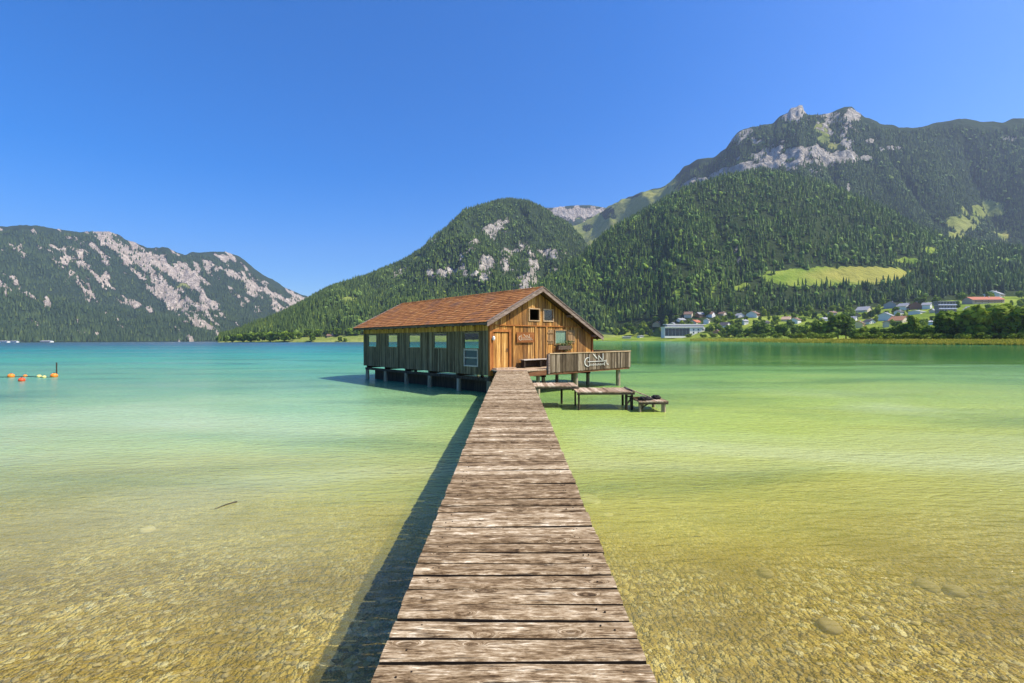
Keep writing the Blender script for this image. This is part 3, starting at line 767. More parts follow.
# emblem: a crescent hull, mast, sails and a row of letter strokes
def emblem(mb, place, sc):
    def stroke(p, q, w):
        p, q = Vector(p), Vector(q); d = (q-p).normalized(); nn = Vector((-d.y, d.x))*w/2
        pts = [p-nn, q-nn, q+nn, p+nn]
        mb.add([place(a.x*sc, a.y*sc, 0) for a in pts] + [place(a.x*sc, a.y*sc, .012) for a in pts], [(3,2,1,0),(4,5,6,7),(0,1,5,4),(1,2,6,5),(2,3,7,6),(3,0,4,7)])
    nA = 12; outer, inner = [], []
    for k in range(nA+1):
        a = R(62) + R(236)*k/nA
        outer.append(Vector((.30+.30*math.cos(a), .26+.26*math.sin(a))))
        inner.append(Vector((.365+.30*math.cos(a), .26+.23*math.sin(a))))
    for k in range(nA):
        pts = [outer[k], outer[k+1], inner[k+1], inner[k]]
        mb.add([place(a.x*sc, a.y*sc, 0) for a in pts] + [place(a.x*sc, a.y*sc, .012) for a in pts], [(3,2,1,0),(4,5,6,7),(0,1,5,4),(2,3,7,6)])
    stroke((.30, .27), (2.05, .27), .032)
    stroke((.44, .05), (.44, .68), .018)
    stroke((.80, .70), (1.16, .43), .05)
    stroke((1.30, .32), (1.30, .62), .03); stroke((1.32, .58), (1.66, .32), .035)
    stroke((1.72, .34), (1.72, .72), .05)
    stroke((2.02, .14), (2.02, .36), .025)
    x = .46
    for k in range(12):
        stroke((x, .04 if k % 3 else .02), (x, .15 if k % 2 else .12), .035); x += .115
    stroke((2.06, .10), (2.26, .05), .035); stroke((1.86, .0), (1.86, .2), .04)
em = MB(); emblem(em, lambda u, v, d: (5.33+u, -WF-.083-d, 1.33+v), 1.0); em.build('emblem', M['emblem'], rail)

# hanging sign and bench (things of their own, placed on the hut's own axes)
sg = empty('sign', HUT_LOC, HUT_ROT); tag(sg, 'dark brown wooden sign with pale boat emblem beside the door', 'sign')
sb = MB(); sb.box((1.80, -.105, 2.71), (3.14, -.068, 3.27)); sb.build('board', M['sign'], sg)
em = MB(); emblem(em, lambda u, v, d: (1.93+u, -.108-d*.6, 2.83+v), .47); em.build('emblem', M['cream'], sg)
bn = empty('bench', HUT_LOC, HUT_ROT); tag(bn, 'long grey wooden bench against the boathouse front by the railing', 'bench')
bs = MB(); bs.box((1.95, -.50, DECK+.42), (4.6, -.14, DECK+.47)); bs.build('seat', M['bench'], bn)
for s in (2.05, 3.3, 4.5):
    bs = MB(); bs.box((s-.03, -.46, DECK+.002), (s+.03, -.18, DECK+.418)); bs.build('leg', M['darkpost'], bn)
bs = MB(); bs.box((2.09, -.16, DECK+.05), (4.46, -.135, DECK+.40)); bs.build('back_panel', M['darkpost'], bn)

# ------------------------------------------------------------------ low bathing platforms beside the jetty
def platform(name, label, x0, x1, y0, y1, z, legs, leg_mat, slant=.3, braces=()):
    e = empty(name, ((x0+x1)/2, (y0+y1)/2, 0)); tag(e, label, 'platform')
    ox, oy = (x0+x1)/2, (y0+y1)/2
    dk = MB(); x = x0
    while x < x1-.03:
        wd = random.uniform(.12, .16); zz = z+random.uniform(-.008,.008); xe = min(x+wd-.012, x1)
        vs = [(x-ox, y0-oy, zz-.045), (xe-ox, y0-oy, zz-.045), (xe-ox+slant*0, y1-oy, zz-.045), (x-ox, y1-oy, zz-.045)]
        dk.add(vs + [(a, b2, zz) for a, b2, _ in vs], [(0,3,2,1),(4,5,6,7),(0,1,5,4),(1,2,6,5),(2,3,7,6),(3,0,4,7)])
        x += wd
    dk.build('deck', M['plat'], e)
    fr_ = MB()
    for yy in (y0+.05, y1-.05):
        fr_ = MB(); fr_.bar((x0-ox, yy-oy, z-.085), (x1-ox, yy-oy, z-.085), .07, .075); fr_.build('side_beam', M['beam'], e)
    for (lx, ly, r) in legs:
        lm = MB(); lm.tube([(lx-ox, ly-oy, -2.0), (lx-ox, ly-oy, z-.06)], [r, r], 10); lm.build('leg', leg_mat, e)
    for p, q in braces:
        b_ = MB(); b_.bar((p[0]-ox, p[1]-oy, p[2]), (q[0]-ox, q[1]-oy, q[2]), .05, .05); b_.build('brace', M['darkpost'], e)
    return e
platform('swim_platform', 'narrow plank platform joined to the side of the jetty below the terrace', .80, 2.78, 19.7, 21.3, .93, [(1.0, 21.1, .05), (2.2, 21.1, .05)], M['darkpost'])
platform('swim_platform', 'middle plank platform on thin dark legs past the one joined to the jetty', 2.62, 4.95, 19.1, 20.8, .75, [(2.70, 19.2, .04), (4.62, 19.2, .055), (4.86, 19.25, .05), (2.74, 20.6, .04), (4.8, 20.6, .05)], M['darkpost'],
         braces=[((4.62,19.2,.55),(4.86,19.25,.55)), ((4.62,19.2,.2),(4.86,19.25,.5))])
lowp = platform('swim_platform', 'lowest outermost plank platform with dark bundles lying on it', 4.97, 6.12, 18.55, 20.1, .43, [(5.02, 18.65, .055), (5.95, 18.65, .085), (5.02, 19.95, .06), (5.45, 19.9, .07), (5.95, 19.95, .07)], M['post'],
         braces=[((5.02,18.65,.12),(5.4,18.65,.36))])
gp = MB()
for k in range(5): gp.bar((4.86, 19.25+.3*k, .80), (5.62, 19.25+.3*k, .50), .26, .04)
go = gp.build('gangplank', M['plat'], None); tag(go, 'sloping boards leading down to the lowest swim platform', 'gangplank')
def bundle(name, label, cx, cy, cz, s, cat):
    mb = MB()
    vs = ico_v * np.array(s) * (1+.25*(rng.random((12,1))-.5))
    mb.add([(x_, y_, z_) for x_, y_, z_ in vs], [tuple(f) for f in ico_f])
    for k in range(7):
        a = k*.9; mb.tube([(s[0]*.8*math.cos(a), s[1]*.8*math.sin(a), -s[2]*.4), (s[0]*.5*math.cos(a+.8), s[1]*.5*math.sin(a+.8), s[2]*.95), (s[0]*.9*math.cos(a+1.7), s[1]*.9*math.sin(a+1.7), s[2]*.1)], [.03,.035,.03], 7)
    o = mb.build(name, M['black'], None, smooth=True); o.location = (cx, cy, cz)
    tag(o, label, cat)
bundle('rope_bundle', 'dark bundle at the inner side of the lowest swim platform', 5.30, 18.9, .48, (.34,.26,.07), 'bundle')
bundle('rope_bundle', 'small dark bundle at the outer end of the lowest swim platform', 5.84, 19.25, .49, (.2,.24,.08), 'bundle')

# ------------------------------------------------------------------ buoys, marker pole, stones, stick
def ball(n=10):
    vs = []; fs = []
    for i in range(1, n):
        for k in range(2*n):
            a, b2 = math.pi*i/n, math.pi*k/n
            vs.append((math.sin(a)*math.cos(b2), math.sin(a)*math.sin(b2), math.cos(a)))
    vs += [(0,0,1),(0,0,-1)]
    for i in range(n-2):
        for k in range(2*n): fs.append((i*2*n+k, (i+1)*2*n+k, (i+1)*2*n+(k+1)%(2*n), i*2*n+(k+1)%(2*n)))
    for k in range(2*n):
        fs.append((len(vs)-2, k, (k+1)%(2*n))); fs.append((len(vs)-1, (n-2)*2*n+(k+1)%(2*n), (n-2)*2*n+k))
    return vs, fs
bv_, bf_ = ball()
M['orange'] = plain('orange_buoy_plastic', (.85,.24,.03), .4, .1); M['red'] = plain('red_buoy_plastic', (.72,.09,.03), .4, .1); M['yellow'] = plain('pale_yellow_buoy_plastic', (.8,.66,.22), .4, .1)
def buoy(px, py, r, mat, label):
    y_ = HC*F_PX/(py-HY); x_ = (px-CX)*y_/F_PX
    r *= .8
    e = empty('buoy', (x_, y_, 0)); tag(e, label, 'buoy')
    b_ = MB(); b_.add([(a*r, b2*r, c*r*.86+r*.45) for a, b2, c in bv_], bf_); b_.build('float', M[mat], e, smooth=True)
    t_ = MB(); t_.tube([(0,0,r*1.2), (0,0,r*1.55)], [r*.2, r*.16], 8); t_.build('lug', M['iron'], e)
    return x_, y_
B = [buoy(11, 375.5, .28, 'orange', 'large orange buoy at the left end of the float line'), buoy(21.5, 379.5, .25, 'red', 'red buoy floating just in front of the line'),
     buoy(25, 375, .17, 'orange', 'small orange buoy right behind the red one'), buoy(39, 375.5, .19, 'yellow', 'pale yellow buoy left of its smaller twin'), buoy(44, 376, .16, 'yellow', 'smallest pale yellow buoy in the middle of the line'),
     buoy(54, 375.5, .30, 'orange', 'orange buoy at the foot of the marker pole')]
rp = MB(); chain = [B[0], B[2], B[3], B[4], B[5]]
rp.tube([(-46, 37.5, .03)] + [(x_, y_, .03) for x_, y_ in chain], [.025]*6, 6); tag(rp.build('float_line', M['iron']), 'thin dark rope strung between the buoys', 'rope')
yp = HC*F_PX/(374-HY); xp = (56.5-CX)*yp/F_PX
mp = MB(); mp.tube([(0,0,-2), (0,0,1.05)], [.05,.045], 8); mp.tube([(0,0,1.05),(0,0,1.09)], [.06,.05], 8); o = mp.build('marker_pole', M['darkpost']); o.location = (xp, yp, 0); tag(o, 'dark upright pole standing in the water behind the buoys', 'pole')
def stone(px, py, r, label, mat, zl=0.0, flat=.45):
    y_ = HC*F_PX/(py-HY); x_ = (px-CX)*y_/F_PX; z_ = float(bed_z(np.array([x_]), np.array([y_]))[0])
    # slide along the line of sight down to the bed
    k = (HC-z_)/HC; x_, y_ = x_*k, y_*k; z_ = float(bed_z(np.array([x_]), np.array([y_]))[0])
    mb = MB(); vs = np.array(bv_); vs = vs*(1+.22*fbm(vs[:,0]*1.7+r*9, vs[:,1]*1.7+vs[:,2], 3, 5)[:,None])
    mb.add([(a*r*1.25, b2*r, c*r*flat) for a, b2, c in vs], bf_)
    o = mb.build('stone', M[mat], smooth=True); o.location = (x_, y_, z_+r*flat*.35); o.rotation_euler = (0, 0, px*.1); tag(o, label, 'stone')
stone(587, 499, .26, 'large pale stone under water right beside the jetty', 'palestone')
stone(607, 512, .10, 'pale round stone in the shallows to the right of the jetty', 'palestone')
stone(697, 526, .09, 'small dark stone on the bed far from the jetty', 'stone')
stone(765, 573, .10, 'pale brown stone alone in the middle of the right shallows', 'stone')
stone(829, 623, .12, 'dark stone nearest the bottom right corner', 'stone')
stone(926, 585, .13, 'dark long stone at the far right of the shallows', 'stone')
stone(955, 591, .12, 'pale broad stone at the far right beside the dark long one', 'stone')
stone(147, 527, .12, 'whitish stone under water in the left shallows', 'palestone')
stone(243, 560, .08, 'dark small stone in the left shallows', 'stone')
yk = (HC+.1)*F_PX/(511-HY)
sk = MB(); xs = (225-CX)/F_PX*yk
pts = []
for k in range(9):
    t = k/8; pts.append((-.22+.5*t - (.16 if k == 8 else .05 if k == 7 else 0), -.25+.62*t+.14*math.sin(t*3), .05+.05*math.sin(t*2.5)))
sk.tube([(a*.5, b2*.55, c*.4) for a, b2, c in pts], [.009]*9, 6); o = sk.build('sunken_stick', M['darkpost']); o.location = (xs, yk, -.025); tag(o, 'thin dark hooked stick lying in the shallows left of the jetty', 'stick')

# ------------------------------------------------------------------ terrain
def ip(px, table): 
    t = np.array(table, float); return np.interp(px, t[:,0], t[:,1])
def zof(y, py): return HC + (HY-py)*y/F_PX
class Massif:
    """heightfield over (azimuth column px, depth Y): knots(px) -> list of (Y, z), joined smoothly, with erosion noise"""
    def __init__(s, name, px0, px1, dpx, ny, knots, amp, nscale, mask, mat, label, ridged=.6, calm=None, crag=0, ravines=()):
        s.name = name
        s.px = np.arange(px0, px1+.01, dpx)
        cols = [knots(p) for p in s.px]
        K = np.array([[k[0] for k in c] for c in cols]); Z = np.array([[k[1] for k in c] for c in cols])
        u = np.linspace(0, 1, ny)
        s.Y = np.zeros((len(s.px), ny)); s.Z = np.zeros_like(s.Y)
        for i in range(len(s.px)):
            yk, zk = K[i], Z[i]
            # denser rows on the visible face
            yy = np.interp(u, [0, .88, 1], [yk[0], yk[-3], yk[-1]])
            h = np.diff(yk); dl = np.diff(zk)/h
            mm = np.zeros(len(yk)); mm[0], mm[-1] = dl[0], dl[-1]
            for k in range(1, len(yk)-1):
                if dl[k-1]*dl[k] > 0:
                    w1, w2 = 2*h[k]+h[k-1], h[k]+2*h[k-1]; mm[k] = (w1+w2)/(w1/dl[k-1]+w2/dl[k])
            j = np.clip(np.searchsorted(yk, yy, side='right')-1, 0, len(yk)-2)
            t = (yy-yk[j])/h[j]
            s.Z[i] = (2*t**3-3*t**2+1)*zk[j] + (t**3-2*t**2+t)*h[j]*mm[j] + (-2*t**3+3*t**2)*zk[j+1] + (t**3-t**2)*h[j]*mm[j+1]
            s.Y[i] = yy
        s.yc = K[:,-3]; s.zc = Z[:,-3]
        X = (s.px[:,None]-CX)/F_PX*s.Y
        rel = np.clip((s.Y-K[:,1:2])/(s.yc[:,None]-K[:,1:2]), 0, 1.6)
        env = np.where(rel < 1, np.sin(np.pi*np.clip(rel, 0, 1))**.8, .4*(rel-1)) + .10*np.clip(rel, 0, 1)
        nz = ridged*fbm(X/nscale, s.Y/nscale*.8, 5, 21, True) + (1-ridged)*fbm(X/nscale*1.7, s.Y/nscale*1.7, 5, 31)
        if calm: env = env*(.12+.88*sstep(calm[0], calm[1], s.Y))
        s.Z = s.Z + amp*env*nz*np.clip(s.zc[:,None]/300, .05, 1.2)
        py0 = HY - (s.Z-HC)*F_PX/s.Y; PX0 = np.repeat(s.px[:,None], ny, 1)
        for line, dep, wid in ravines:          # side valleys running down the slope
            ln = np.array(line, float); d = PX0 - np.interp(py0, ln[:,1], ln[:,0]) + 3*vnoise(X/60, s.Y/60, 9)
            fade = sstep(ln[0,1]-3, ln[0,1]+14, py0)*sstep(ln[-1,1]+4, ln[-1,1]-16, py0)
            s.Z = s.Z - dep*fade*np.exp(-np.abs(d)/wid)
        s.X = X
        s.py = HY - (s.Z-HC)*F_PX/s.Y
        s.maskf = mask
        PX = np.repeat(s.px[:,None], ny, 1)
        rock, grass, tone = mask(PX, s.py, X, s.Y, s.Z, rel)
        s.rock, s.grass = rock, grass
        if crag:
            sc_ = crag*1.6
            rg = fbm(X/sc_, s.Z/(sc_*2.2), 4, 111, True)+.6*fbm(X/(sc_*.4), s.Z/(sc_*.6), 3, 115)
            s.Z = s.Z + crag*rock*rg*np.clip(1.15-rel, .25, 1)
            s.py = HY - (s.Z-HC)*F_PX/s.Y
        verts = np.stack([X, s.Y, s.Z], -1).reshape(-1, 3)
        nn, ny_ = s.Y.shape; idx = np.arange(nn*ny_).reshape(nn, ny_)
        q = np.stack([idx[:-1,:-1], idx[1:,:-1], idx[1:,1:], idx[:-1,1:]], -1).reshape(-1, 4)
        mk = np.stack([rock, grass, tone, np.ones_like(rock)], -1).reshape(-1, 4)
        s.obj = np_mesh(name, verts, q, mat, {'mask': mk}, smooth=True)
        tag(s.obj, label, 'mountain' if 'mountain' in name else 'hillside', kind='structure')
    def at(s, px, Y):
        """ground height (and masks) at arrays px, Y"""
        fi = np.clip((px-s.px[0])/(s.px[1]-s.px[0]), 0, len(s.px)-1.001); i = fi.astype(int); a = fi-i
        out = []
        for arr in (s.Z, s.rock, s.grass):
            r = 0
            for ii, w in ((i, 1-a), (i+1, a)):
                ys = s.Y[ii]; n = ys.shape[1]
                j = np.clip((ys < Y[:,None]).sum(1)-1, 0, n-2)
                k = np.arange(len(px))
                t = np.clip((Y-ys[k,j])/(ys[k,j+1]-ys[k,j]), 0, 1)
                r = r + w*(arr[ii][k,j]*(1-t)+arr[ii][k,j+1]*t)
            out.append(r)
        return out
    def find(s, px, py):
        """point of the ground whose line of sight falls on (px, py)"""
        i = int(np.argmin(abs(s.px-px)))
        for j in range(2, s.Y.shape[1]):
            if s.py[i,j] <= py:
                t = (s.py[i,j-1]-py)/max(1e-6, s.py[i,j-1]-s.py[i,j]); Y = s.Y[i,j-1]+t*(s.Y[i,j]-s.Y[i,j-1])
                z = s.Z[i,j-1]+t*(s.Z[i,j]-s.Z[i,j-1])
                return Vector(((px-CX)/F_PX*Y, Y, z))
        return Vector(((px-CX)/F_PX*s.Y[i,-20], s.Y[i,-20], s.Z[i,-20]))

# --- the wooded hill and village shore to the right
E_crest = [(380,336),(440,333),(500,312),(545,283),(581,259),(611,235),(634,221),(663,205),(691,194),(729,181),(767,177),(790,181),(823,191),(861,205),(890,217),(913,231),(942,243),(980,252),(1024,257),(1100,262),(1320,280)]
def E_knots(p):
    ys = float(ip(p, [(380,1000),(600,900),(655,820),(700,620),(760,430),(800,350),(900,240),(1024,192),(1120,165),(1320,140)]))
    yv = float(ip(p, [(380,338),(545,336),(600,331),(650,322),(700,316),(760,314),(820,313),(880,307),(930,301),(1000,296),(1320,294)]))
    yc = float(ip(p, E_crest)); Yc = float(ip(p, [(380,1250),(545,1500),(650,1700),(767,1800),(900,1650),(1024,1550),(1320,1500)]))
    z1 = .55
    fl = max(ys+90, min(ys*1.5, ys+200)); zf = zof(fl, float(ip(p, [(380,338.6),(600,338.2),(700,337.6),(800,339.4),(1024,340.4),(1320,340.6)])))
    Yv = max(1000, fl+60)
    zv = max(zof(Yv, yv), zf+1); zc = max(zof(Yc, yc), zv+2)
    return [(ys-40, -3), (ys, -.12), (ys+5, z1), (fl, max(zf, .9)), (Yv, zv), (Yv+.18*(Yc-Yv), zv+.17*(zc-zv)), (Yc, zc), (Yc*1.18, zc*.86), (Yc*1.45, zc*.3)]
def ell(px, py, cx, cy, rx, ry, tilt=0.0): return 1-np.sqrt(((px-cx)/rx)**2+((py-cy-tilt*(px-cx))/ry)**2)
def E_mask(PX, PY, X, Y, Z, rel):
    n1 = fbm(X/70, Y/70, 4, 41); n2 = fbm(X/22, Y/22, 3, 45)
    grass = np.zeros_like(Z)
    grass = np.maximum(grass, sstep(-.10, .12, ell(PX, PY, 838, 277.5, 80, 10, -.012)+.22*n2))
    for c in ((722,283,9,4),(742,288,7,4),(678,292,6,5),(712,288,6,4),(585,297,8,4),(965,228,16,15),(985,212,22,8),(952,240,18,6),(1000,232,9,7),(930,252,10,4),(905,262,14,3.5)):
        grass = np.maximum(grass, sstep(-.15, .55, ell(PX, PY, *c)+1.15*n2)*.85)
    flat = sstep(45, 18, Z)*sstep(1200, 1000, Y)
    grass = np.maximum(grass, flat)
    vil = sstep(985, 925, Y)*sstep(590, 640, PX); grass = np.maximum(grass, vil*(.75+.3*n1))
    tone = sstep(-.2, .3, ell(PX, PY, 868, 276, 60, 10)+.25*n1)*.75 + .8*sstep(4, 1.2, Z)*sstep(700,760,PX)
    rock = np.zeros_like(Z)
    rock = np.maximum(rock, .62*sstep(-.3, .3, ell(PX, PY, 738, 256, 4, 14, .0)+.3*n2))
    rock = np.maximum(rock, .75*sstep(.5,.1, Z)*sstep(720, 640, PX))
    return rock, grass, tone
E = Massif('hillside', 380, 1320, 1.6, 190, E_knots, 60, 330, E_mask, M['hill_east'], 'wooded hill with a meadow above the lakeside village', calm=(980, 1300), ravines=(([(696,194),(716,220),(738,255),(736,285)], 38, 11), ([(588,252),(606,280),(612,318)], 20, 9), ([(864,208),(826,240),(800,266)], 24, 10), ([(950,250),(915,266),(900,285)], 18, 10)))

# --- the high peak behind it
D_sky = [(520,250),(560,232),(600,217),(625,208),(645,197),(665,187),(690,170),(715,160),(726,152),(733,140),(740,133),(752,128),(762,126.5),(774,126),(779,121),(784,117.5),(789,116),(791,112.5),(797,111),(800,108.5),(803.5,109),(805,115),(809,117.5),(815,117),(830,116),(845,111.5),(853,112.5),(858,119),(866,125),(885,130),(910,132),(935,128),(960,127),(980,131),(1005,132),(1024,127),(1100,118),(1200,140),(1400,170)]
def D_knots(p):
    ys = 1760; Yc = float(ip(p, [(520,4000),(600,3900),(680,3200),(740,2650),(800,2450),(860,2400),(1024,2450),(1400,2450)]))
    yc = float(ip(p, D_sky)); zc = zof(Yc, yc)
    if p < 690: ys = float(ip(p, [(520,3000),(600,2700),(690,1900)]))
    zb = zof(ys, float(ip(p, [(520,320),(600,300),(690,262),(800,255),(900,272),(1024,290),(1400,300)])))
    return [(ys-200, zb-120), (ys, zb), (ys+.35*(Yc-ys), zb+.30*(zc-zb)), (ys+.62*(Yc-ys), zb+.60*(zc-zb)), (Yc, zc), (Yc*1.15, zc*.8), (Yc*1.4, zc*.3)]
def D_mask(PX, PY, X, Y, Z, rel):
    n1 = fbm(X/120, Z/90, 4, 51); n2 = fbm(X/40, Z/34, 4, 55); n3 = fbm(X/30, Z/120, 4, 57)
    top = ip(PX.ravel(), [(640,300),(665,215),(680,186),(700,176),(730,162),(760,156),(785,146),(812,146),(838,154),(855,158),(880,160)]).reshape(PX.shape)
    bot = ip(PX.ravel(), [(640,300),(665,215),(680,206),(700,196),(730,184),(760,178),(785,174),(812,170),(838,168),(855,163),(880,160)]).reshape(PX.shape)
    top = top-3.0; bot = bot+3.0
    mid, hw = (top+bot)/2, np.maximum((bot-top)/2, .5)
    band = 1-np.abs(PY-mid)/hw
    rock = sstep(-.30, .5, band*.9+1.1*n2+.55*n3-.12)*((bot-top) > 7.5)
    rock = np.maximum(rock, .75*sstep(.18, .5, n2+.5*n3+.35*n1)*sstep(178, 150, PY)*sstep(890, 850, PX)*sstep(690, 730, PX))
    rock = np.maximum(rock, sstep(-.2, .25, ell(PX, PY, 797, 114, 13, 9, -.45)+.4*n2))
    rock = np.maximum(rock, sstep(-.2, .25, ell(PX, PY, 853, 117, 9, 8)+.5*n2))
    rock = np.maximum(rock, sstep(-.1, .25, ell(PX, PY, 743, 137, 14, 6, -.5)+.4*n2)*.8)
    for c in ((893,150,14,3),(848,190,3,10),(1010,140,12,3),(872,142,8,2.5),(845,140,4,9)):
        rock = np.maximum(rock, sstep(-.25, .35, ell(PX, PY, *c)+.8*n2)*.8)
    grass = np.zeros_like(Z)
    for c in ((825,135,10,14),(838,148,12,5),(785,126,8,5),(760,144,9,3),(772,160,7,8),(965,228,20,18),(985,212,22,8),(955,243,22,7),(1003,236,10,8)):
        grass = np.maximum(grass, sstep(-.15, .6, ell(PX, PY, *c)+1.2*n2)*.85)
    flank = sstep(700, 655, PX)*sstep(-.28, .22, n1+.35*n3+.10+.25*sstep(640,600,PX)); grass = np.maximum(grass, flank)
    tone = .35+.5*n1
    return rock, grass, np.clip(tone, 0, 1)
D = Massif('mountain', 520, 1400, 1.6, 190, D_knots, 190, 520, D_mask, M['hill_mid'], 'high rocky peak with cliff band and forest above the village', crag=26, ravines=(([(884,138),(905,170),(948,232)], 75, 11), ([(962,130),(975,170),(1004,235)], 70, 12), ([(826,160),(842,190),(880,215)], 45, 8), ([(1030,130),(1050,200)], 60, 12)))

# --- the central forested mountain
B_sky = [(195,350),(212,346),(218,341),(240,333),(270,322),(300,307),(330,293),(370,277),(400,262),(425,247),(432,238),(445,230),(465,219),(480,211),(495,205.5),(510,203),(525,205),(540,209),(551,216),(568,226),(583,243),(595,262),(620,300),(660,338),(700,345)]
def B_knots(p):
    ys = float(ip(p, [(195,1000),(300,900),(420,900),(560,950),(700,1100)]))
    yc = float(ip(p, B_sky)); Yc = float(ip(p, [(195,1150),(240,1300),(300,1600),(400,2100),(510,2450),(600,2300),(700,1700)]))
    zf = zof(ys+130, float(ip(p, [(195,342),(280,338.5),(300,337),(370,335),(420,336),(700,338)])))
    zc = max(zof(Yc, yc), zf+.6) if yc < 341 else -2
    if zc < 0: zf = -1.5
    Ys = ys+130
    return [(ys-60, -3), (ys, -.12), (ys+6, min(.7, zf)), (Ys, zf), (Ys+.2*(Yc-Ys), zf+.12*(zc-zf)), (Ys+.55*(Yc-Ys), zf+.47*(zc-zf)), (Yc, zc), (Yc*1.15, zc*.85-2), (Yc*1.4, zc*.3-4)]
def B_mask(PX, PY, X, Y, Z, rel):
    n2 = fbm(X/45, Z/40, 4, 65); n3 = fbm(X/26, Z/110, 4, 67)
    rock = np.zeros_like(Z)
    for c in ((505,262,32,16,-.35),(535,268,22,12,-.3),(470,250,22,9,-.5),(525,285,16,10,0),(432,239,6,5,0),(480,268,26,12,-.3),(548,258,10,9,0),(400,272,9,6,-.4),(440,275,16,9,-.3),(492,230,15,6,-.3)):
        rock = np.maximum(rock, sstep(-.25, .5, ell(PX, PY, *c)*.75+1.0*n2+.45*n3))
    grass = sstep(22, 6, Z)*(rel < .35)
    for c in ((420,258,8,3),(350,300,10,4)):
        grass = np.maximum(grass, sstep(-.2, .35, ell(PX, PY, *c)+.6*n2)*.8)
    return rock*.85, grass, np.full_like(Z, .15)
B_ = Massif('mountain', 195, 700, 1.4, 170, B_knots, 150, 420, B_mask, M['hill_mid'], 'forested mountain with grey cliffs behind the boathouse roof', crag=24, ravines=(([(520,206),(545,235),(538,300)], 60, 10), ([(470,218),(452,260),(440,310)], 45, 10), ([(400,264),(380,300),(372,330)], 30, 9)))

# --- the distant plateau with a white cliff
C_sky = [(440,260),(500,222),(530,208),(555,207.5),(570,206),(590,205),(605,208),(620,211),(650,209),(700,206),(760,215)]
def C_knots(p):
    Yc = 4700; zc = zof(Yc, float(ip(p, C_sky)))
    return [(3300, -30), (3500, zof(3500, 320)), (4100, zof(4100, 272)), (4560, zof(4560, 224)), (4640, zof(4640, 219)), (Yc, zc), (5100, zc*.9), (6000, zc*.4)]
def C_mask(PX, PY, X, Y, Z, rel):
    n2 = fbm(X/50, Z/60, 4, 75)
    rock = sstep(.0, .5, 1-np.abs(PY-213)/9+.6*n2-.1)*sstep(540, 552, PX)*sstep(612, 600, PX)
    grass = sstep(-.1, .3, fbm(X/160, Y/160, 4, 71)+.2)
    return rock, grass*(1-rock), np.full_like(Z, .2)
C_ = Massif('mountain', 505, 760, 1.4, 110, C_knots, 60, 400, C_mask, M['hill_far'], 'distant plateau with a white cliff in the saddle between the peaks', crag=30)

# --- the pale mountain on the left
A_sky = [(-220,240),(-100,227),(-40,230),(0,230),(20,229),(40,230),(80,233),(92,231),(110,231),(118,235),(125,240),(140,246),(150,250),(160,252),(168,251),(178,254),(185,256),(192,254),(205,254),(215,256),(225,259),(240,264),(255,275),(275,287),(303,297),(330,306),(370,318),(420,340)]
def A_knots(p):
    ys = float(ip(p, [(-220,1500),(0,1700),(200,2400),(420,3200)])); Yc = float(ip(p, [(-220,3300),(0,3500),(150,3900),(303,4700),(420,5000)]))
    zc = zof(Yc, float(ip(p, A_sky)))
    return [(ys-100, -4), (ys, -.3), (ys+15, 2), (ys+.3*(Yc-ys), .17*zc+2), (ys+.65*(Yc-ys), .54*zc), (Yc, zc), (Yc*1.12, zc*.8), (Yc*1.35, zc*.3)]
def A_mask(PX, PY, X, Y, Z, rel):
    # rock ribs and scree run down to the right across the face
    a = R(38); U = PX*math.cos(a)+PY*math.sin(a); Vv = -PX*math.sin(a)+PY*math.cos(a)
    n1 = fbm(U/46, Vv/9, 5, 81); n2 = fbm(U/14, Vv/5, 4, 85); n3 = fbm(PX/40, PY/30, 3, 88)
    sky = ip(PX.ravel(), A_sky).reshape(PX.shape); dep = (PY-sky)
    w = np.exp(-np.abs(dep-10)/26)*sstep(55, 120, PX)*1.0
    w = np.maximum(w, .95*np.clip(ell(PX, PY, 178, 285, 45, 34, .55)+.45, 0, 1))
    w = np.maximum(w, .8*np.clip(ell(PX, PY, 75, 268, 70, 26, .5)+.3, 0, 1))
    w = np.maximum(w, .62*np.clip(ell(PX, PY, 20, 283, 40, 20, .3)+.4, 0, 1))
    w = np.maximum(w, .9*np.clip(ell(PX, PY, 198, 322, 34, 9, .6)+.3, 0, 1))
    w = np.maximum(w, .42*sstep(330, 300, PY)*sstep(30, 100, PX))*sstep(338, 326, PY)
    n4 = fbm(U/7, Vv/3.2, 3, 91)
    rock = sstep(.25, .62, w*.66+.62*n1+.50*n2+.34*n4+.14*n3)
    grass = sstep(.5, .9, w*.4+n3*.8+n1*.3)*.7
    return rock*.9, grass, np.full_like(Z, .25)
A_ = Massif('mountain', -220, 420, 1.3, 190, A_knots, 230, 800, A_mask, M['hill_far'], 'pale rocky mountain across the lake on the left', ridged=.75, crag=34)

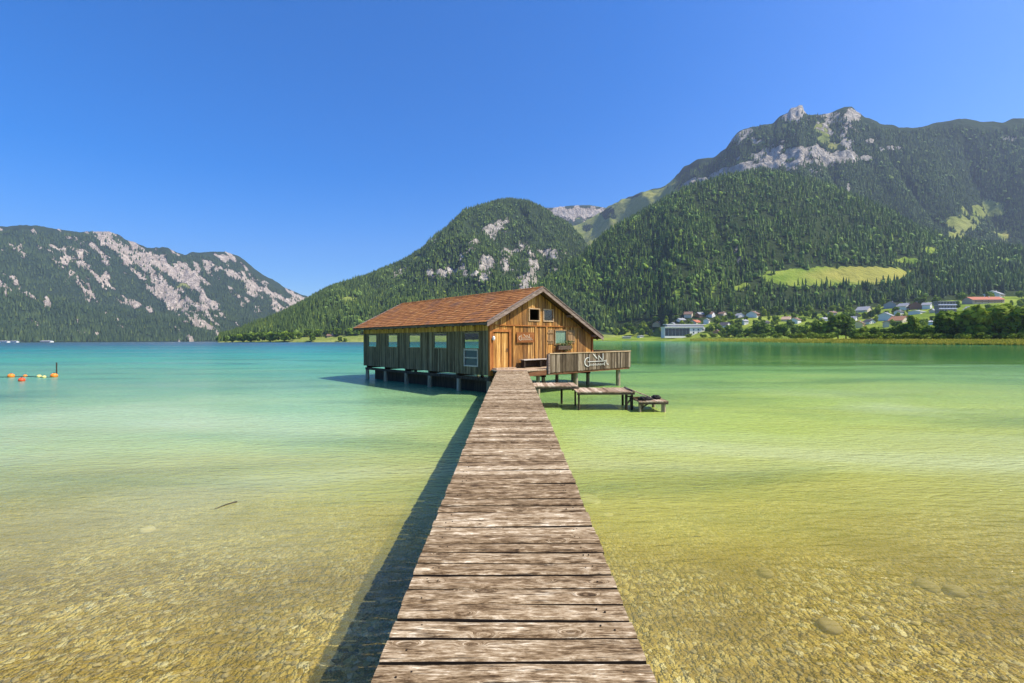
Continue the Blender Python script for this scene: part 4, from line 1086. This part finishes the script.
# ------------------------------------------------------------------ forests (uncountable): one object per slope
def cone_template(tiers, sides, jag=.0):
    vs = []; fs = []
    for i in range(tiers):
        z0 = .08+.92*i/tiers*.86; z1 = min(1.0, z0+.92/tiers*1.55); r = .5*(1-.82*i/tiers)
        o = len(vs)
        for k in range(sides):
            a = 2*math.pi*(k+.5*(i % 2))/sides; rr = r*(1+jag*(1 if k % 2 else -1))
            vs.append((rr*math.cos(a), rr*math.sin(a), z0-(.03 if k % 2 else 0)))
        vs.append((0,0,z1 if i < tiers-1 else 1.0))
        for k in range(sides): fs.append((o+k, o+(k+1)%sides, o+sides))
    return np.array(vs), np.array(fs)
T_near = cone_template(3, 7, .18); T_far = cone_template(2, 5, .12); T_low = cone_template(1, 5, .1)
blob_v = ico_v*np.array([.55,.55,.5])+np.array([0,0,.52])
def forest(ms, n, px_rng, y_of, h_rng, temp, label, tint_a, tint_b, keep, wid=.34, yellow=.10, broad=.08):
    px = px_rng[0]+(px_rng[1]-px_rng[0])*rng.random(n)
    i = np.clip(((px-ms.px[0])/(ms.px[1]-ms.px[0])).astype(int), 0, len(ms.px)-1)
    y0 = ms.Y[i, 0]; yc = ms.yc[i]*1.02
    u = rng.random(n); Y = np.sqrt(y0**2+(yc**2-y0**2)*u)
    Z, rock, grass = ms.at(px, Y)
    X = (px-CX)/F_PX*Y; PY = HY-(Z-HC)*F_PX/Y
    ok = keep(px, PY, X, Y, Z) & (rock < .46+.5*rng.random(n)**1.5) & (grass < .35+.5*rng.random(n)**4) & (Z > 1.0)
    ok &= fbm(X/38, Y/38, 3, 133) > -.36-.25*rng.random(n)
    px, X, Y, Z, PY = px[ok], X[ok], Y[ok], Z[ok], PY[ok]
    n = len(X)
    clump = fbm(X/60, Y/60, 3, 95)
    h = (h_rng[0]+(h_rng[1]-h_rng[0])*rng.random(n))*(1+.22*clump)
    wd = h*wid*(.8+.5*rng.random(n))
    r1 = np.clip(rng.random(n)*.75+.25*(clump+.5)+.12*rng.standard_normal(n), 0, 1)[:,None]
    col = np.array(tint_a)*(1-r1)+np.array(tint_b)*r1
    yl = (rng.random(n) < yellow)[:,None]; col = np.where(yl, col*np.array([1.7,1.45,1.0]), col)
    parts = []
    isb = rng.random(n) < broad*(1+1.5*clump)
    for sel, tp, sh in ((~isb, temp, 1.0), (isb, (blob_v, ico_f), .62)):
        if sel.sum() == 0: continue
        P3 = np.stack([X[sel], Y[sel], Z[sel]-.6], -1)
        S3 = np.stack([wd[sel]*(1 if sh == 1 else 1.5), wd[sel]*(1 if sh == 1 else 1.5), h[sel]*sh], -1)
        V, Fc = scatter(tp[0], tp[1], P3, S3, rng.random(sel.sum())*6.28, .14)
        cc = np.repeat(col[sel]*(1 if sh == 1 else 1.35), len(tp[0]), 0)
        parts.append((V, Fc, cc))
    off = 0; Vs, Fs, Cs = [], [], []
    for V, Fc, cc in parts: Vs.append(V); Fs.append(Fc+off); Cs.append(cc); off += len(V)
    V = np.concatenate(Vs); C4 = np.concatenate([np.concatenate(Cs), np.ones((len(V),1))], 1)
    o = np_mesh('forest', V, np.concatenate(Fs), M['conifer'], {'tint': C4})
    tag(o, label, 'forest', kind='stuff')
    return n
def keepE(px, PY, X, Y, Z):
    vt = ip(px, [(380,338),(545,335),(600,329),(640,318),(700,312),(760,312),(820,312),(880,305),(930,299),(1000,293),(1320,290)])
    return PY < vt
nE = forest(E, 36000, (400, 1250), None, (11, 26), T_near, 'dense spruce forest covering the near hill above the village', (.022,.055,.009), (.125,.20,.026), keepE, wid=.33, yellow=.12, broad=.10)
nD = forest(D, 52000, (560, 1250), None, (15, 25), T_far, 'blue green spruce forest below the rocky peak', (.028,.06,.016), (.11,.165,.036), lambda px, PY, X, Y, Z: PY > ip(px, D_sky)+2.0, wid=.34, yellow=.08)
nB = forest(B_, 44000, (215, 690), None, (13, 23), T_far, 'conifer forest on the mountain behind the boathouse', (.026,.056,.014), (.11,.165,.034), lambda px, PY, X, Y, Z: (Y > np.interp(px, [200,290,330,420,560], [0,985,1020,1010,1060])), wid=.34, yellow=.08, broad=.12)
nA = forest(A_, 60000, (-180, 400), None, (15, 27), T_low, 'far conifer forest on the mountain across the lake', (.026,.052,.024), (.075,.115,.045), lambda px, PY, X, Y, Z: PY > ip(px, A_sky)+1.2, wid=.42, yellow=.05, broad=.0)
print('TREES', nE, nD, nB, nA)

# ------------------------------------------------------------------ reeds along the right shore (uncountable)
n = 26000
px = 690+(1250-690)*rng.random(n)
ys = ip(px, [(380,1000),(600,900),(655,820),(700,620),(760,430),(800,350),(900,240),(1024,192),(1120,165),(1320,140)])
Y = ys - 3 + 34*rng.random(n)**1.4*np.clip(ys/250, .8, 2.5)
Z, _, _ = E.at(px, Y); Z = np.maximum(Z, -.3)
P3 = np.stack([(px-CX)/F_PX*Y, Y, Z], -1)
bl_v = np.array([(-.5,0,0),(.5,0,0),(.35,.12,.7),(-.3,-.12,.75),(.1,.2,1)]); bl_f = np.array([(0,1,2),(0,2,3),(3,2,4)])
S3 = np.stack([.35+.4*rng.random(n), .35+.4*rng.random(n), .8+.8*rng.random(n)], -1)
V, Fc = scatter(bl_v, bl_f, P3, S3, rng.random(n)*6.28, .15)
cl = np.clip(.5+.5*fbm(P3[:,0]/14, P3[:,1]/14, 3, 99)+.25*rng.standard_normal(n), 0, 1)[:,None]
cc = np.array([.30,.32,.03])*(1-cl)+np.array([.56,.47,.07])*cl
C4 = np.concatenate([np.repeat(cc, 5, 0), np.ones((len(V),1))], 1)
tag(np_mesh('reeds', V, Fc, M['reed'], {'tint': C4}), 'yellow green reed belt along the right shore', 'reeds', kind='stuff')

# ------------------------------------------------------------------ single trees
def crown_mesh(seed, nleaf, lobes, aspect, col_a, col_b, leaf=.075):
    """a crown in a unit box (height 1, width ~aspect): leaf clumps in uneven lobes"""
    rr = np.random.default_rng(seed)
    cs = np.stack([(rr.random(lobes)-.5)*.62*aspect, (rr.random(lobes)-.5)*.62*aspect, .26+.56*rr.random(lobes)], -1)
    cs[:, :2] *= (1.15-.7*np.abs(cs[:,2:]-.42))
    rad = (.15+.13*rr.random(lobes))
    which = rr.integers(0, lobes, nleaf)
    d = rr.standard_normal((nleaf,3)); d /= np.linalg.norm(d, axis=1, keepdims=True)
    rad_f = rr.random(nleaf)**.4
    P = cs[which] + d*(rad[which]*rad_f)[:,None]*np.array([aspect*.95, aspect*.95, .9])
    P[:,2] = np.clip(P[:,2], .06, 1.0)
    nrm = d + .6*rr.standard_normal((nleaf,3)); nrm /= np.linalg.norm(nrm, axis=1, keepdims=True)
    t1 = np.cross(nrm, rr.standard_normal((nleaf,3))); t1 /= np.linalg.norm(t1, axis=1, keepdims=True); t2 = np.cross(nrm, t1)
    s = leaf*(.5+rr.random((nleaf,1)))
    V = np.stack([P-t1*s, P+t2*s*.8, P+t1*s, P-t2*s*.8], 1).reshape(-1,3)
    Fc = np.arange(nleaf*4).reshape(-1,4)
    k = np.clip(.5+.22*rr.standard_normal(nleaf)+.35*(rr.random(lobes)[which]-.5), 0, 1)[:,None]
    c = np.array(col_a)*(1-k)+np.array(col_b)*k
    return V, Fc, np.concatenate([np.repeat(c, 4, 0), np.ones((nleaf*4,1))], 1)
def make_tree(name, label, cat, crown, trunk_h, trunk_r, mat, conifer=False):
    e = empty(name, (0,0,0)); tag(e, label, cat)
    V, Fc, C4 = crown
    c = np_mesh('crown', V, Fc, mat, {'tint': C4}); c.parent = e
    t = MB(); t.tube([(0,0,-.02), (.004,0,trunk_h*.5), (0,.006,trunk_h)], [trunk_r, trunk_r*.8, trunk_r*.35], 7)
    if not conifer:
        for k in range(4):
            a = k*1.6; t.tube([(0,0,trunk_h*.55), (.16*math.cos(a), .16*math.sin(a), trunk_h*1.0)], [trunk_r*.5, trunk_r*.2], 5)
    t.build('trunk', M['bark'], e)
    return e
kinds = {
 'dark': make_tree('broadleaf_tree', '', 'tree', crown_mesh(1, 1500, 11, .95, (.04,.085,.01), (.17,.26,.03)), .55, .028, M['broadleaf']),
 'mid': make_tree('broadleaf_tree', '', 'tree', crown_mesh(2, 1500, 12, 1.0, (.07,.135,.012), (.27,.38,.036)), .55, .028, M['broadleaf']),
 'light': make_tree('broadleaf_tree', '', 'tree', crown_mesh(3, 1400, 10, .85, (.13,.21,.016), (.40,.48,.045)), .55, .026, M['broadleaf']),
 'bush': make_tree('bush', '', 'bush', crown_mesh(4, 900, 9, 1.9, (.07,.13,.01), (.30,.39,.034), .09), .3, .03, M['broadleaf']),
 'poplar': make_tree('broadleaf_tree', '', 'tree', crown_mesh(5, 1300, 12, .42, (.09,.16,.012), (.33,.42,.04), .06), .6, .022, M['broadleaf']),
}
rr = np.random.default_rng(77)
def spruce_crown(seed):
    rs = np.random.default_rng(seed); tv, tf = cone_template(7, 11, .22)
    tv = tv*(1+.08*(rs.random((len(tv),1))-.5)); tv[:, :2] *= .36
    c = np.tile(np.array([[.045,.085,.02,1]]), (len(tv),1)); c[:, :3] *= (.8+.5*rs.random((len(tv),1)))
    return tv, tf, c
spr = make_tree('spruce_tree', '', 'tree', spruce_crown(5), .5, .016, M['conifer'], True)
used = set()
def plant(kind, px, py, hpx, label, group=None, ms=E, wide=1.0, depth=None):
    p = ms.find(px, py)
    src = spr if kind == 'spruce' else kinds[kind]
    if kind in used: o = copy_tree(src)
    else: o = src; used.add(kind)
    h = hpx*p.y/F_PX
    o.location = (p.x, p.y, p.z-.01*h); o.scale = (h*wide, h*wide, h); o.rotation_euler = (0,0,random.uniform(0,6.28))
    o['label'] = label
    if group: o['group'] = group
    return o
# big trees at the right edge, behind the reeds
G1 = 'trees of the tall grove at the right edge'
for k, (px, hp, kd, wd) in enumerate([(930,15,'mid',1.1),(948,24,'dark',1.1),(955,31,'mid',1.0),(968,33,'mid',1.05),(979,37,'light',1.0),(991,36,'mid',1.1),(1003,38,'light',1.0),(1014,35,'mid',1.1),(1024,38,'light',1.1),(1036,36,'mid',1.1),(1050,34,'dark',1.1),(1068,36,'mid',1.1),(1090,33,'dark',1.1)]):
    plant(kd, px, 342.1+random.uniform(-.3,.2), hp, {'dark':'dark green tall tree in the grove at the right shore','mid':'mid green tall tree in the grove at the right shore','light':'yellowish green tree in the grove at the right shore'}[kd], G1, wide=wd)
G2 = 'trees and bushes behind the reeds in front of the village'
for k, (px, py, hp, kd, wd) in enumerate([(846,340.5,22,'dark',1.0),(838,340.5,24,'dark',1.0),(856,341,11,'mid',1.0),(818,340,17,'dark',1.15),(826,340.5,19,'mid',1.1),(806,340,15,'mid',1.1),(795,339.5,12,'dark',1.1),(782,339,13,'dark',1.1),(771,338.8,12,'mid',1.1),(760,338.6,14,'dark',1.2),(749,338.4,10,'mid',1.2),
        (906,341.3,16,'dark',.95),(914,341.4,26,'poplar',1.0),(898,341,13,'dark',1.1),(922,341.5,15,'mid',1.0),(886,341,11,'dark',1.15),(876,341,13,'mid',1.2),(938,341.6,15,'mid',1.1),(738,338.2,9,'dark',1.1),(732,338,13,'mid',1.0),(722,338,10,'light',1.1),(865,341,14,'light',1.1)]):
    plant(kd, px, py, hp, {'dark':'dark round tree behind the reeds in front of the village','mid':'mid green round tree behind the reeds in front of the village','light':'light green round tree behind the reeds in front of the village','poplar':'slender light green poplar standing among rounder trees'}[kd], None if kd == 'poplar' else G2, wide=wd)
for px, py, hp in [(690,338.4,4.5),(703,338.4,4),(712,338.3,5),(728,338.6,5.5),(742,338.8,5),(753,339,5.5),(766,339.2,6),(779,339.6,6),(791,340,6.5),(801,340.4,7),(812,340.6,8),(828,341,8),(862,341.6,9),(872,341.8,8),(884,342,9),(895,342,8),(909,342.3,9),(921,342.4,8),(934,342.4,9),(945,342.4,8),(676,338.4,3.5),(662,338.6,3.5),(954,342.4,7),(963,342.5,9),(972,342.4,7),(981,342.5,9),(990,342.5,8),(999,342.4,9),(1008,342.5,8),(1017,342.5,9),(1026,342.5,8),(1036,342.5,9),(1050,342.5,9)]:
    plant('bush', px, py, hp, 'low green bush at the back edge of the reeds', G2)
G4 = 'spruces at the lower edge of the forest above the village'
for k in range(150):
    px = random.uniform(600, 1040); py = float(ip(px, [(600,332),(640,320),(700,313),(760,313),(820,313),(880,306),(930,300),(1000,294),(1040,293)])) - random.uniform(-1.5, 6)
    plant('spruce', px, py, random.uniform(8, 14), 'dark pointed spruce at the lower forest edge above the village', G4, wide=random.uniform(.85,1.15))
G5 = 'lakeside trees left of the boathouse'
for px, py, hp, kd in [(312,341,8,'dark'),(340,341,5,'dark'),(345,341,4,'mid'),(226,341.6,6,'dark'),(233,341.6,8,'dark'),(240,341.4,9,'mid'),(247,341.4,9,'dark'),(254,341.2,10,'mid'),(262,341.2,10,'dark'),(269,341,11,'mid'),(276,341,10,'dark'),(284,340.6,11,'mid'),(292,340.4,9,'dark'),(300,338,7,'mid'),(308,336.5,8,'dark'),(318,336,8,'mid'),(329,335.5,7,'dark'),(338,335.5,8,'dark'),(350,335,8,'mid'),(358,335,9,'dark')]:
    plant(kd, px, py, hp, {'dark':'dark tree on the far shore left of the boathouse','mid':'mid green tree on the far shore left of the boathouse'}[kd], G5, ms=B_)
for px, py, hp, kd in [(607,337,7,'mid'),(616,336,8,'light'),(624,335,8,'mid'),(633,336,9,'dark'),(641,336.5,8,'mid'),(650,337,7,'dark'),(611,334,9,'dark'),(628,332,9,'dark')]:
    plant(kd, px, py, hp, {'dark':'dark tree on the shore just right of the boathouse','mid':'mid green tree on the shore just right of the boathouse','light':'light green tree on the shore just right of the boathouse'}[kd], 'trees on the shore right of the boathouse')

# ------------------------------------------------------------------ village houses
HM = {}
def hm(col, r=.7):
    if col not in HM: HM[col] = plain('house_paint', col, r, .1, .6)
    return HM[col]
WHT, CRM, TAN, BRN, GRY, YEL = (.78,.76,.70), (.66,.58,.42), (.5,.36,.2), (.2,.11,.055), (.36,.36,.36), (.74,.6,.28)
R_RED, R_BRN, R_GRY, R_DRK = (.42,.13,.06), (.2,.12,.08), (.3,.3,.31), (.07,.065,.065)
HOUSES = [(690, 337, 50), (954, 322, 22)]
def house(px, py, wpx, storeys, wall, roofc, label, rot=0.0, pitch=.58, deep=.8, upper=None, ms=E, name='house', group=None):
    HOUSES.append((px, py, wpx)); p = ms.find(px, py); k = p.y/F_PX; Wd = wpx*k*1.12; Dp = Wd*deep; H = storeys*3.3+.6
    e = empty(name, (p.x, p.y+Dp/2, p.z-.4), rot+(.55 if ms is E and deep > .45 else 0)); tag(e, label, 'house', group)
    x, y = Wd/2, Dp/2
    flip = group is None and (len(HOUSES) % 2 == 0) and deep > .6
    hx, hy = (y, x) if flip else (x, y)                       # half length along the ridge, half width across it
    fl = (lambda L: [(b2, a, c) for a, b2, c in L]) if flip else (lambda L: L)
    b_ = MB(); rise = pitch*hy
    vs = [(-hx,-hy,-3),(hx,-hy,-3),(hx,hy,-3),(-hx,hy,-3),(-hx,-hy,H),(hx,-hy,H),(hx,hy,H),(-hx,hy,H),(-hx,0,H+rise),(hx,0,H+rise)]
    b_.add(fl(vs), [(0,3,2,1),(0,1,5,4),(2,3,7,6),(1,2,6,9,5),(3,0,4,8,7)])
    b_.build('wall', hm(wall), e)
    if upper:
        u_ = MB(); u_.box((-x-.06,-y-.06,H-2.9),(x+.06,-y+.3,H-.2)); u_.build('timber_storey', hm(upper), e)
    r_ = MB(); o_ = 1.2; th = .3; zr = H+rise; ze = H-pitch*o_
    for sg_ in (-1, 1):
        yy = sg_*(hy+o_)
        r_.add(fl([(-hx-o_,0,zr),(hx+o_,0,zr),(hx+o_,yy,ze),(-hx-o_,yy,ze),(-hx-o_,0,zr+th),(hx+o_,0,zr+th),(hx+o_,yy,ze+th),(-hx-o_,yy,ze+th)]),
               [(0,1,2,3),(7,6,5,4),(0,4,5,1),(1,5,6,2),(2,6,7,3),(3,7,4,0)])
    ro = r_.build('roof', hm(roofc), e)
    c_ = MB(); c_.box((x*.3,-y*.25,H+rise*.4),(x*.3+.9,-y*.25+.9,H+rise+1.2)); c_.build('chimney', hm(WHT), ro)
    nw = max(2, min(5, int(Wd/3.2)))
    for s_ in range(storeys):
        for q in range(nw):
            wx = -x+Wd*(q+.5)/nw; wz = s_*3.2+1.2
            w_ = MB(); w_.box((wx-.55,-y-.11,wz),(wx+.55,-y+.05,wz+1.3)); w_.build('window', M['darkglass'], e)
    if storeys > 1 and wpx > 8:
        k_ = MB(); k_.box((-x*.9,-y-1.3,3.4),(x*.9,-y-.01,3.6)); k_.box((-x*.9,-y-1.32,3.6),(x*.9,-y-1.22,4.6)); k_.build('balcony', hm(BRN), e)
    return e
house(659.5, 326, 9, 1, TAN, R_DRK, 'tan house with a dark roof left above the long white hall', .3)
house(651, 334, 8, 1, GRY, R_DRK, 'low grey shed with dark roof left of the long white hall', 0)
house(697, 324.5, 9, 1, CRM, R_RED, 'cream house with a red roof just above the long white hall', .1)
house(690, 318, 8, 2, CRM, R_BRN, 'cream house with brown roof above the red roofed one', .5)
house(702, 318, 7, 2, BRN, R_GRY, 'brown timber house with grey roof right above the red roofed one', -.3)
house(712, 318, 7, 2, WHT, R_BRN, 'white house with brown roof at the top of the village above the hall', .2)
house(682, 322, 6, 1, WHT, R_GRY, 'small white house with grey roof left of the red roofed one', -.2)
house(727, 329.5, 9, 2, WHT, R_DRK, 'white house with dark roof right of the long white hall', .1, upper=BRN)
house(718, 334, 6, 1, (.45,.22,.12), R_BRN, 'low red brown house beside the right end of the hall', .4)
house(741, 318, 7, 1, WHT, R_GRY, 'small white house under the forest left of the brown white chalet', -.3)
house(756, 318, 11, 2, WHT, R_BRN, 'brown and white chalet under the forest', .25, upper=BRN)
house(724, 316, 6, 1, CRM, R_BRN, 'cream cottage at the forest edge', .1)
house(756, 335, 14, 1, WHT, R_GRY, 'long low white hut near the reeds', 0, pitch=.2, deep=.35)
house(789, 322, 8, 1, CRM, (.5,.34,.22), 'house with a tan roof halfway along the village', .2)
house(826, 322, 6, 1, WHT, R_GRY, 'small white cabin alone above the dark trees', -.2)
house(855, 322, 7, 1, WHT, R_GRY, 'white house with pale grey roof left in the upper village', .1)
house(859, 318, 8, 1, TAN, R_BRN, 'tan house with brown roof behind the white pale roofed one', .4)
house(868, 313, 11, 1, CRM, R_GRY, 'cream house with wide grey roof at the forest edge', 0)
house(862, 329, 9, 2, YEL, R_BRN, 'yellow house low in the village', .2)
house(872, 325, 7, 1, WHT, R_DRK, 'white house with dark roof right of the yellow one', -.3)
house(890, 321, 12, 2, WHT, R_GRY, 'large white house with grey roof in the middle of the right village', .15, upper=GRY)
house(904, 324, 13, 1, CRM, (.36,.17,.08), 'cream house with red brown roof right of the large white one', -.1)
house(895, 309, 11, 2, GRY, R_DRK, 'grey house with dark roof high beside the forest', .2)
house(908, 311, 9, 2, WHT, R_GRY, 'white house with grey roof left of the brown red one', -.2)
house(920, 310, 11, 2, (.4,.17,.09), R_BRN, 'tall brown red house high in the village', .3)
house(930, 310, 7, 2, WHT, R_GRY, 'narrow white house right of the tall brown red one', .1)
house(921, 315, 11, 1, WHT, (.5,.52,.55), 'white house with pale metal roof below the brown red one', 0, pitch=.25)
house(937, 326, 12, 1, WHT, (.55,.56,.57), 'white house with pale flat roof in front of the terraced hotel', .1, pitch=.15)
house(951, 322, 8, 1, CRM, R_BRN, 'cream house with brown roof at the foot of the terraced hotel', .1)
house(976, 313, 9, 1, WHT, R_GRY, 'white house with grey roof behind the right grove', -.2)
house(1000, 299, 14, 2, WHT, R_GRY, 'white house with grey roof above the long red roof', .0)
house(989, 305, 27, 2, (.55,.42,.32), R_RED, 'long guesthouse with red roof above the right grove', -.05, deep=.4, pitch=.5)
GH = 'tiny houses half hidden among the garden trees'
rh = random.Random(5)
for k in range(34):
    px = rh.uniform(648, 972); lo_ = float(ip(px, [(640,328),(700,321),(760,320),(820,321),(880,313),(930,309),(972,309)]))
    py = rh.uniform(lo_-2, 330)
    if any(abs(px-a) < (w_+6)*.55 and abs(py-b2) < 5 for a, b2, w_ in HOUSES): continue
    house(px, py, rh.uniform(5, 8), rh.choice((1, 2)), rh.choice((WHT, CRM, TAN, WHT)), rh.choice((R_BRN, R_DRK, R_GRY, R_BRN)), 'tiny pitched roof house half hidden among the garden trees', rh.uniform(-.6,.6), group=GH)
for px, lab, wp in ((3, 'white boathouse at the left edge of the far shore', 7), (13, 'white house second from the left on the far shore', 6), (45, 'long white hotel alone on the far left shore', 9)):
    house(px, 341.3, wp, 2, WHT, R_GRY, lab, 0, ms=A_, deep=.4, pitch=.3)
house(330, 336.6, 6, 1, TAN, R_BRN, 'small farmhouse on the meadow left of the boathouse', .2, ms=B_)
house(627, 339.0, 7, 1, CRM, R_GRY, 'low beach hut on the shore right of the boathouse', 0, pitch=.15, deep=.4)
house(641, 338.0, 6, 1, WHT, R_GRY, 'small white beach kiosk near the long white hall', .1, pitch=.2, deep=.5)

G3 = 'garden trees among the village houses'
for k in range(330):
    px = random.uniform(640, 1030); top = float(ip(px, [(640,326),(700,313),(760,313),(820,314),(880,307),(930,302),(1030,297)])); low = float(ip(px, [(640,335),(700,333),(760,333),(820,334),(900,334),(1030,332)]))
    py = random.uniform(top, low); hpx = random.uniform(4, 8.5)
    if any(abs(px-a) < w_*.62 and -1 < py-b2 < hpx*.8 for a, b2, w_ in HOUSES): continue
    kd = random.choice(['dark','mid','mid','light','light','poplar'])
    plant(kd, px, py, hpx, {'dark':'dark green garden tree among the village houses','mid':'mid green garden tree among the village houses','light':'light green garden tree among the village houses','poplar':'narrow garden tree among the village houses'}[kd], G3)
# the long white hall with a glazed front and a set-back upper floor
p = E.find(690, 337.4); k = p.y/F_PX
hl = empty('lakeside_hall', (p.x, p.y+8, p.z), .12); tag(hl, 'long white flat roofed hall with dark glass front on the lake shore', 'hall')
x = 25*k
b_ = MB(); b_.box((-x, 0, -2), (x, 16, 9.5*k)); b_.build('wall', hm(WHT), hl)
b_ = MB(); b_.box((-x-1.2, -2.2, 9.5*k+.01), (x*.65, 16.5, 9.5*k+1.3)); b_.build('roof_slab', hm(WHT), hl)
b_ = MB(); b_.box((-x*.85, 4, 9.5*k+1.31), (x*.7, 15, 12.3*k)); b_.build('upper_floor', hm(GRY), hl)
b_ = MB(); b_.box((-x*.92, 2.5, 12.3*k+.01), (x*.8, 16, 12.3*k+1.1)); b_.build('upper_roof_slab', hm(WHT), hl)
for q in range(7):
    a0 = -x+.8+q*(x*1.06-.8)/7; a1 = a0+(x*1.06-.8)/7-.35
    g_ = MB(); g_.box((a0, -.18, 1.8), (a1, .1, 8.6*k)); g_.build('window', M['darkglass'], hl)
for q in range(4):
    a0 = x*.2+q*x*.2; g_ = MB(); g_.box((a0, -.15, 3.4*k), (a0+2.4, .1, 5.2*k)); g_.build('window', M['darkglass'], hl)
    g_ = MB(); g_.box((a0, -.15, 6.4*k), (a0+2.4, .1, 8.0*k)); g_.build('window', M['darkglass'], hl)
# the terraced hotel
p = E.find(954, 322); k = p.y/F_PX
ht = empty('terraced_hotel', (p.x, p.y+6, p.z)); tag(ht, 'dark grey terraced hotel with white balcony bands', 'hotel')
nf_, fh = 5, 20*k/5
for q in range(nf_):
    x0, x1 = -10*k+q*.4*k, 10.5*k-(.9*k*(nf_-1-q) if q < 4 else 0)
    b_ = MB(); b_.box((x0, q*1.5, q*fh-(3 if q == 0 else -.01)), (x1, q*1.5+6, (q+1)*fh-.35)); fo = b_.build('storey', hm((.21,.2,.19)), ht)
    b_ = MB(); b_.box((x0-.3, q*1.5-2.0, (q+1)*fh-.34), (x1+.3, q*1.5+6.2, (q+1)*fh)); b_.build('slab', hm((.5,.52,.56)), fo)
    b_ = MB(); b_.box((x0, q*1.5-1.6, q*fh+.05), (x1, q*1.5-1.45, q*fh+1.1)); b_.build('balcony_rail', hm((.55,.58,.64)), fo)
    for z_ in range(6):
        a0 = x0+(x1-x0)*(z_+.15)/6; w_ = MB(); w_.box((a0, q*1.5-.08, q*fh+.5), (a0+(x1-x0)/9, q*1.5+.05, (q+1)*fh-.9)); w_.build('window', M['darkglass'], fo)

# ------------------------------------------------------------------ render settings
scene.view_settings.view_transform = 'Standard'; scene.view_settings.look = 'None'
scene.view_settings.exposure = 0.95; scene.view_settings.gamma = 1.0
scene.view_settings.use_curve_mapping = False
cy = scene.cycles
cy.use_denoising = True
try: cy.denoiser = 'OPENIMAGEDENOISE'
except Exception: pass
cy.max_bounces = 6; cy.diffuse_bounces = 2; cy.glossy_bounces = 3; cy.transmission_bounces = 4; cy.transparent_max_bounces = 10; cy.volume_bounces = 0
cy.caustics_reflective = False; cy.caustics_refractive = False
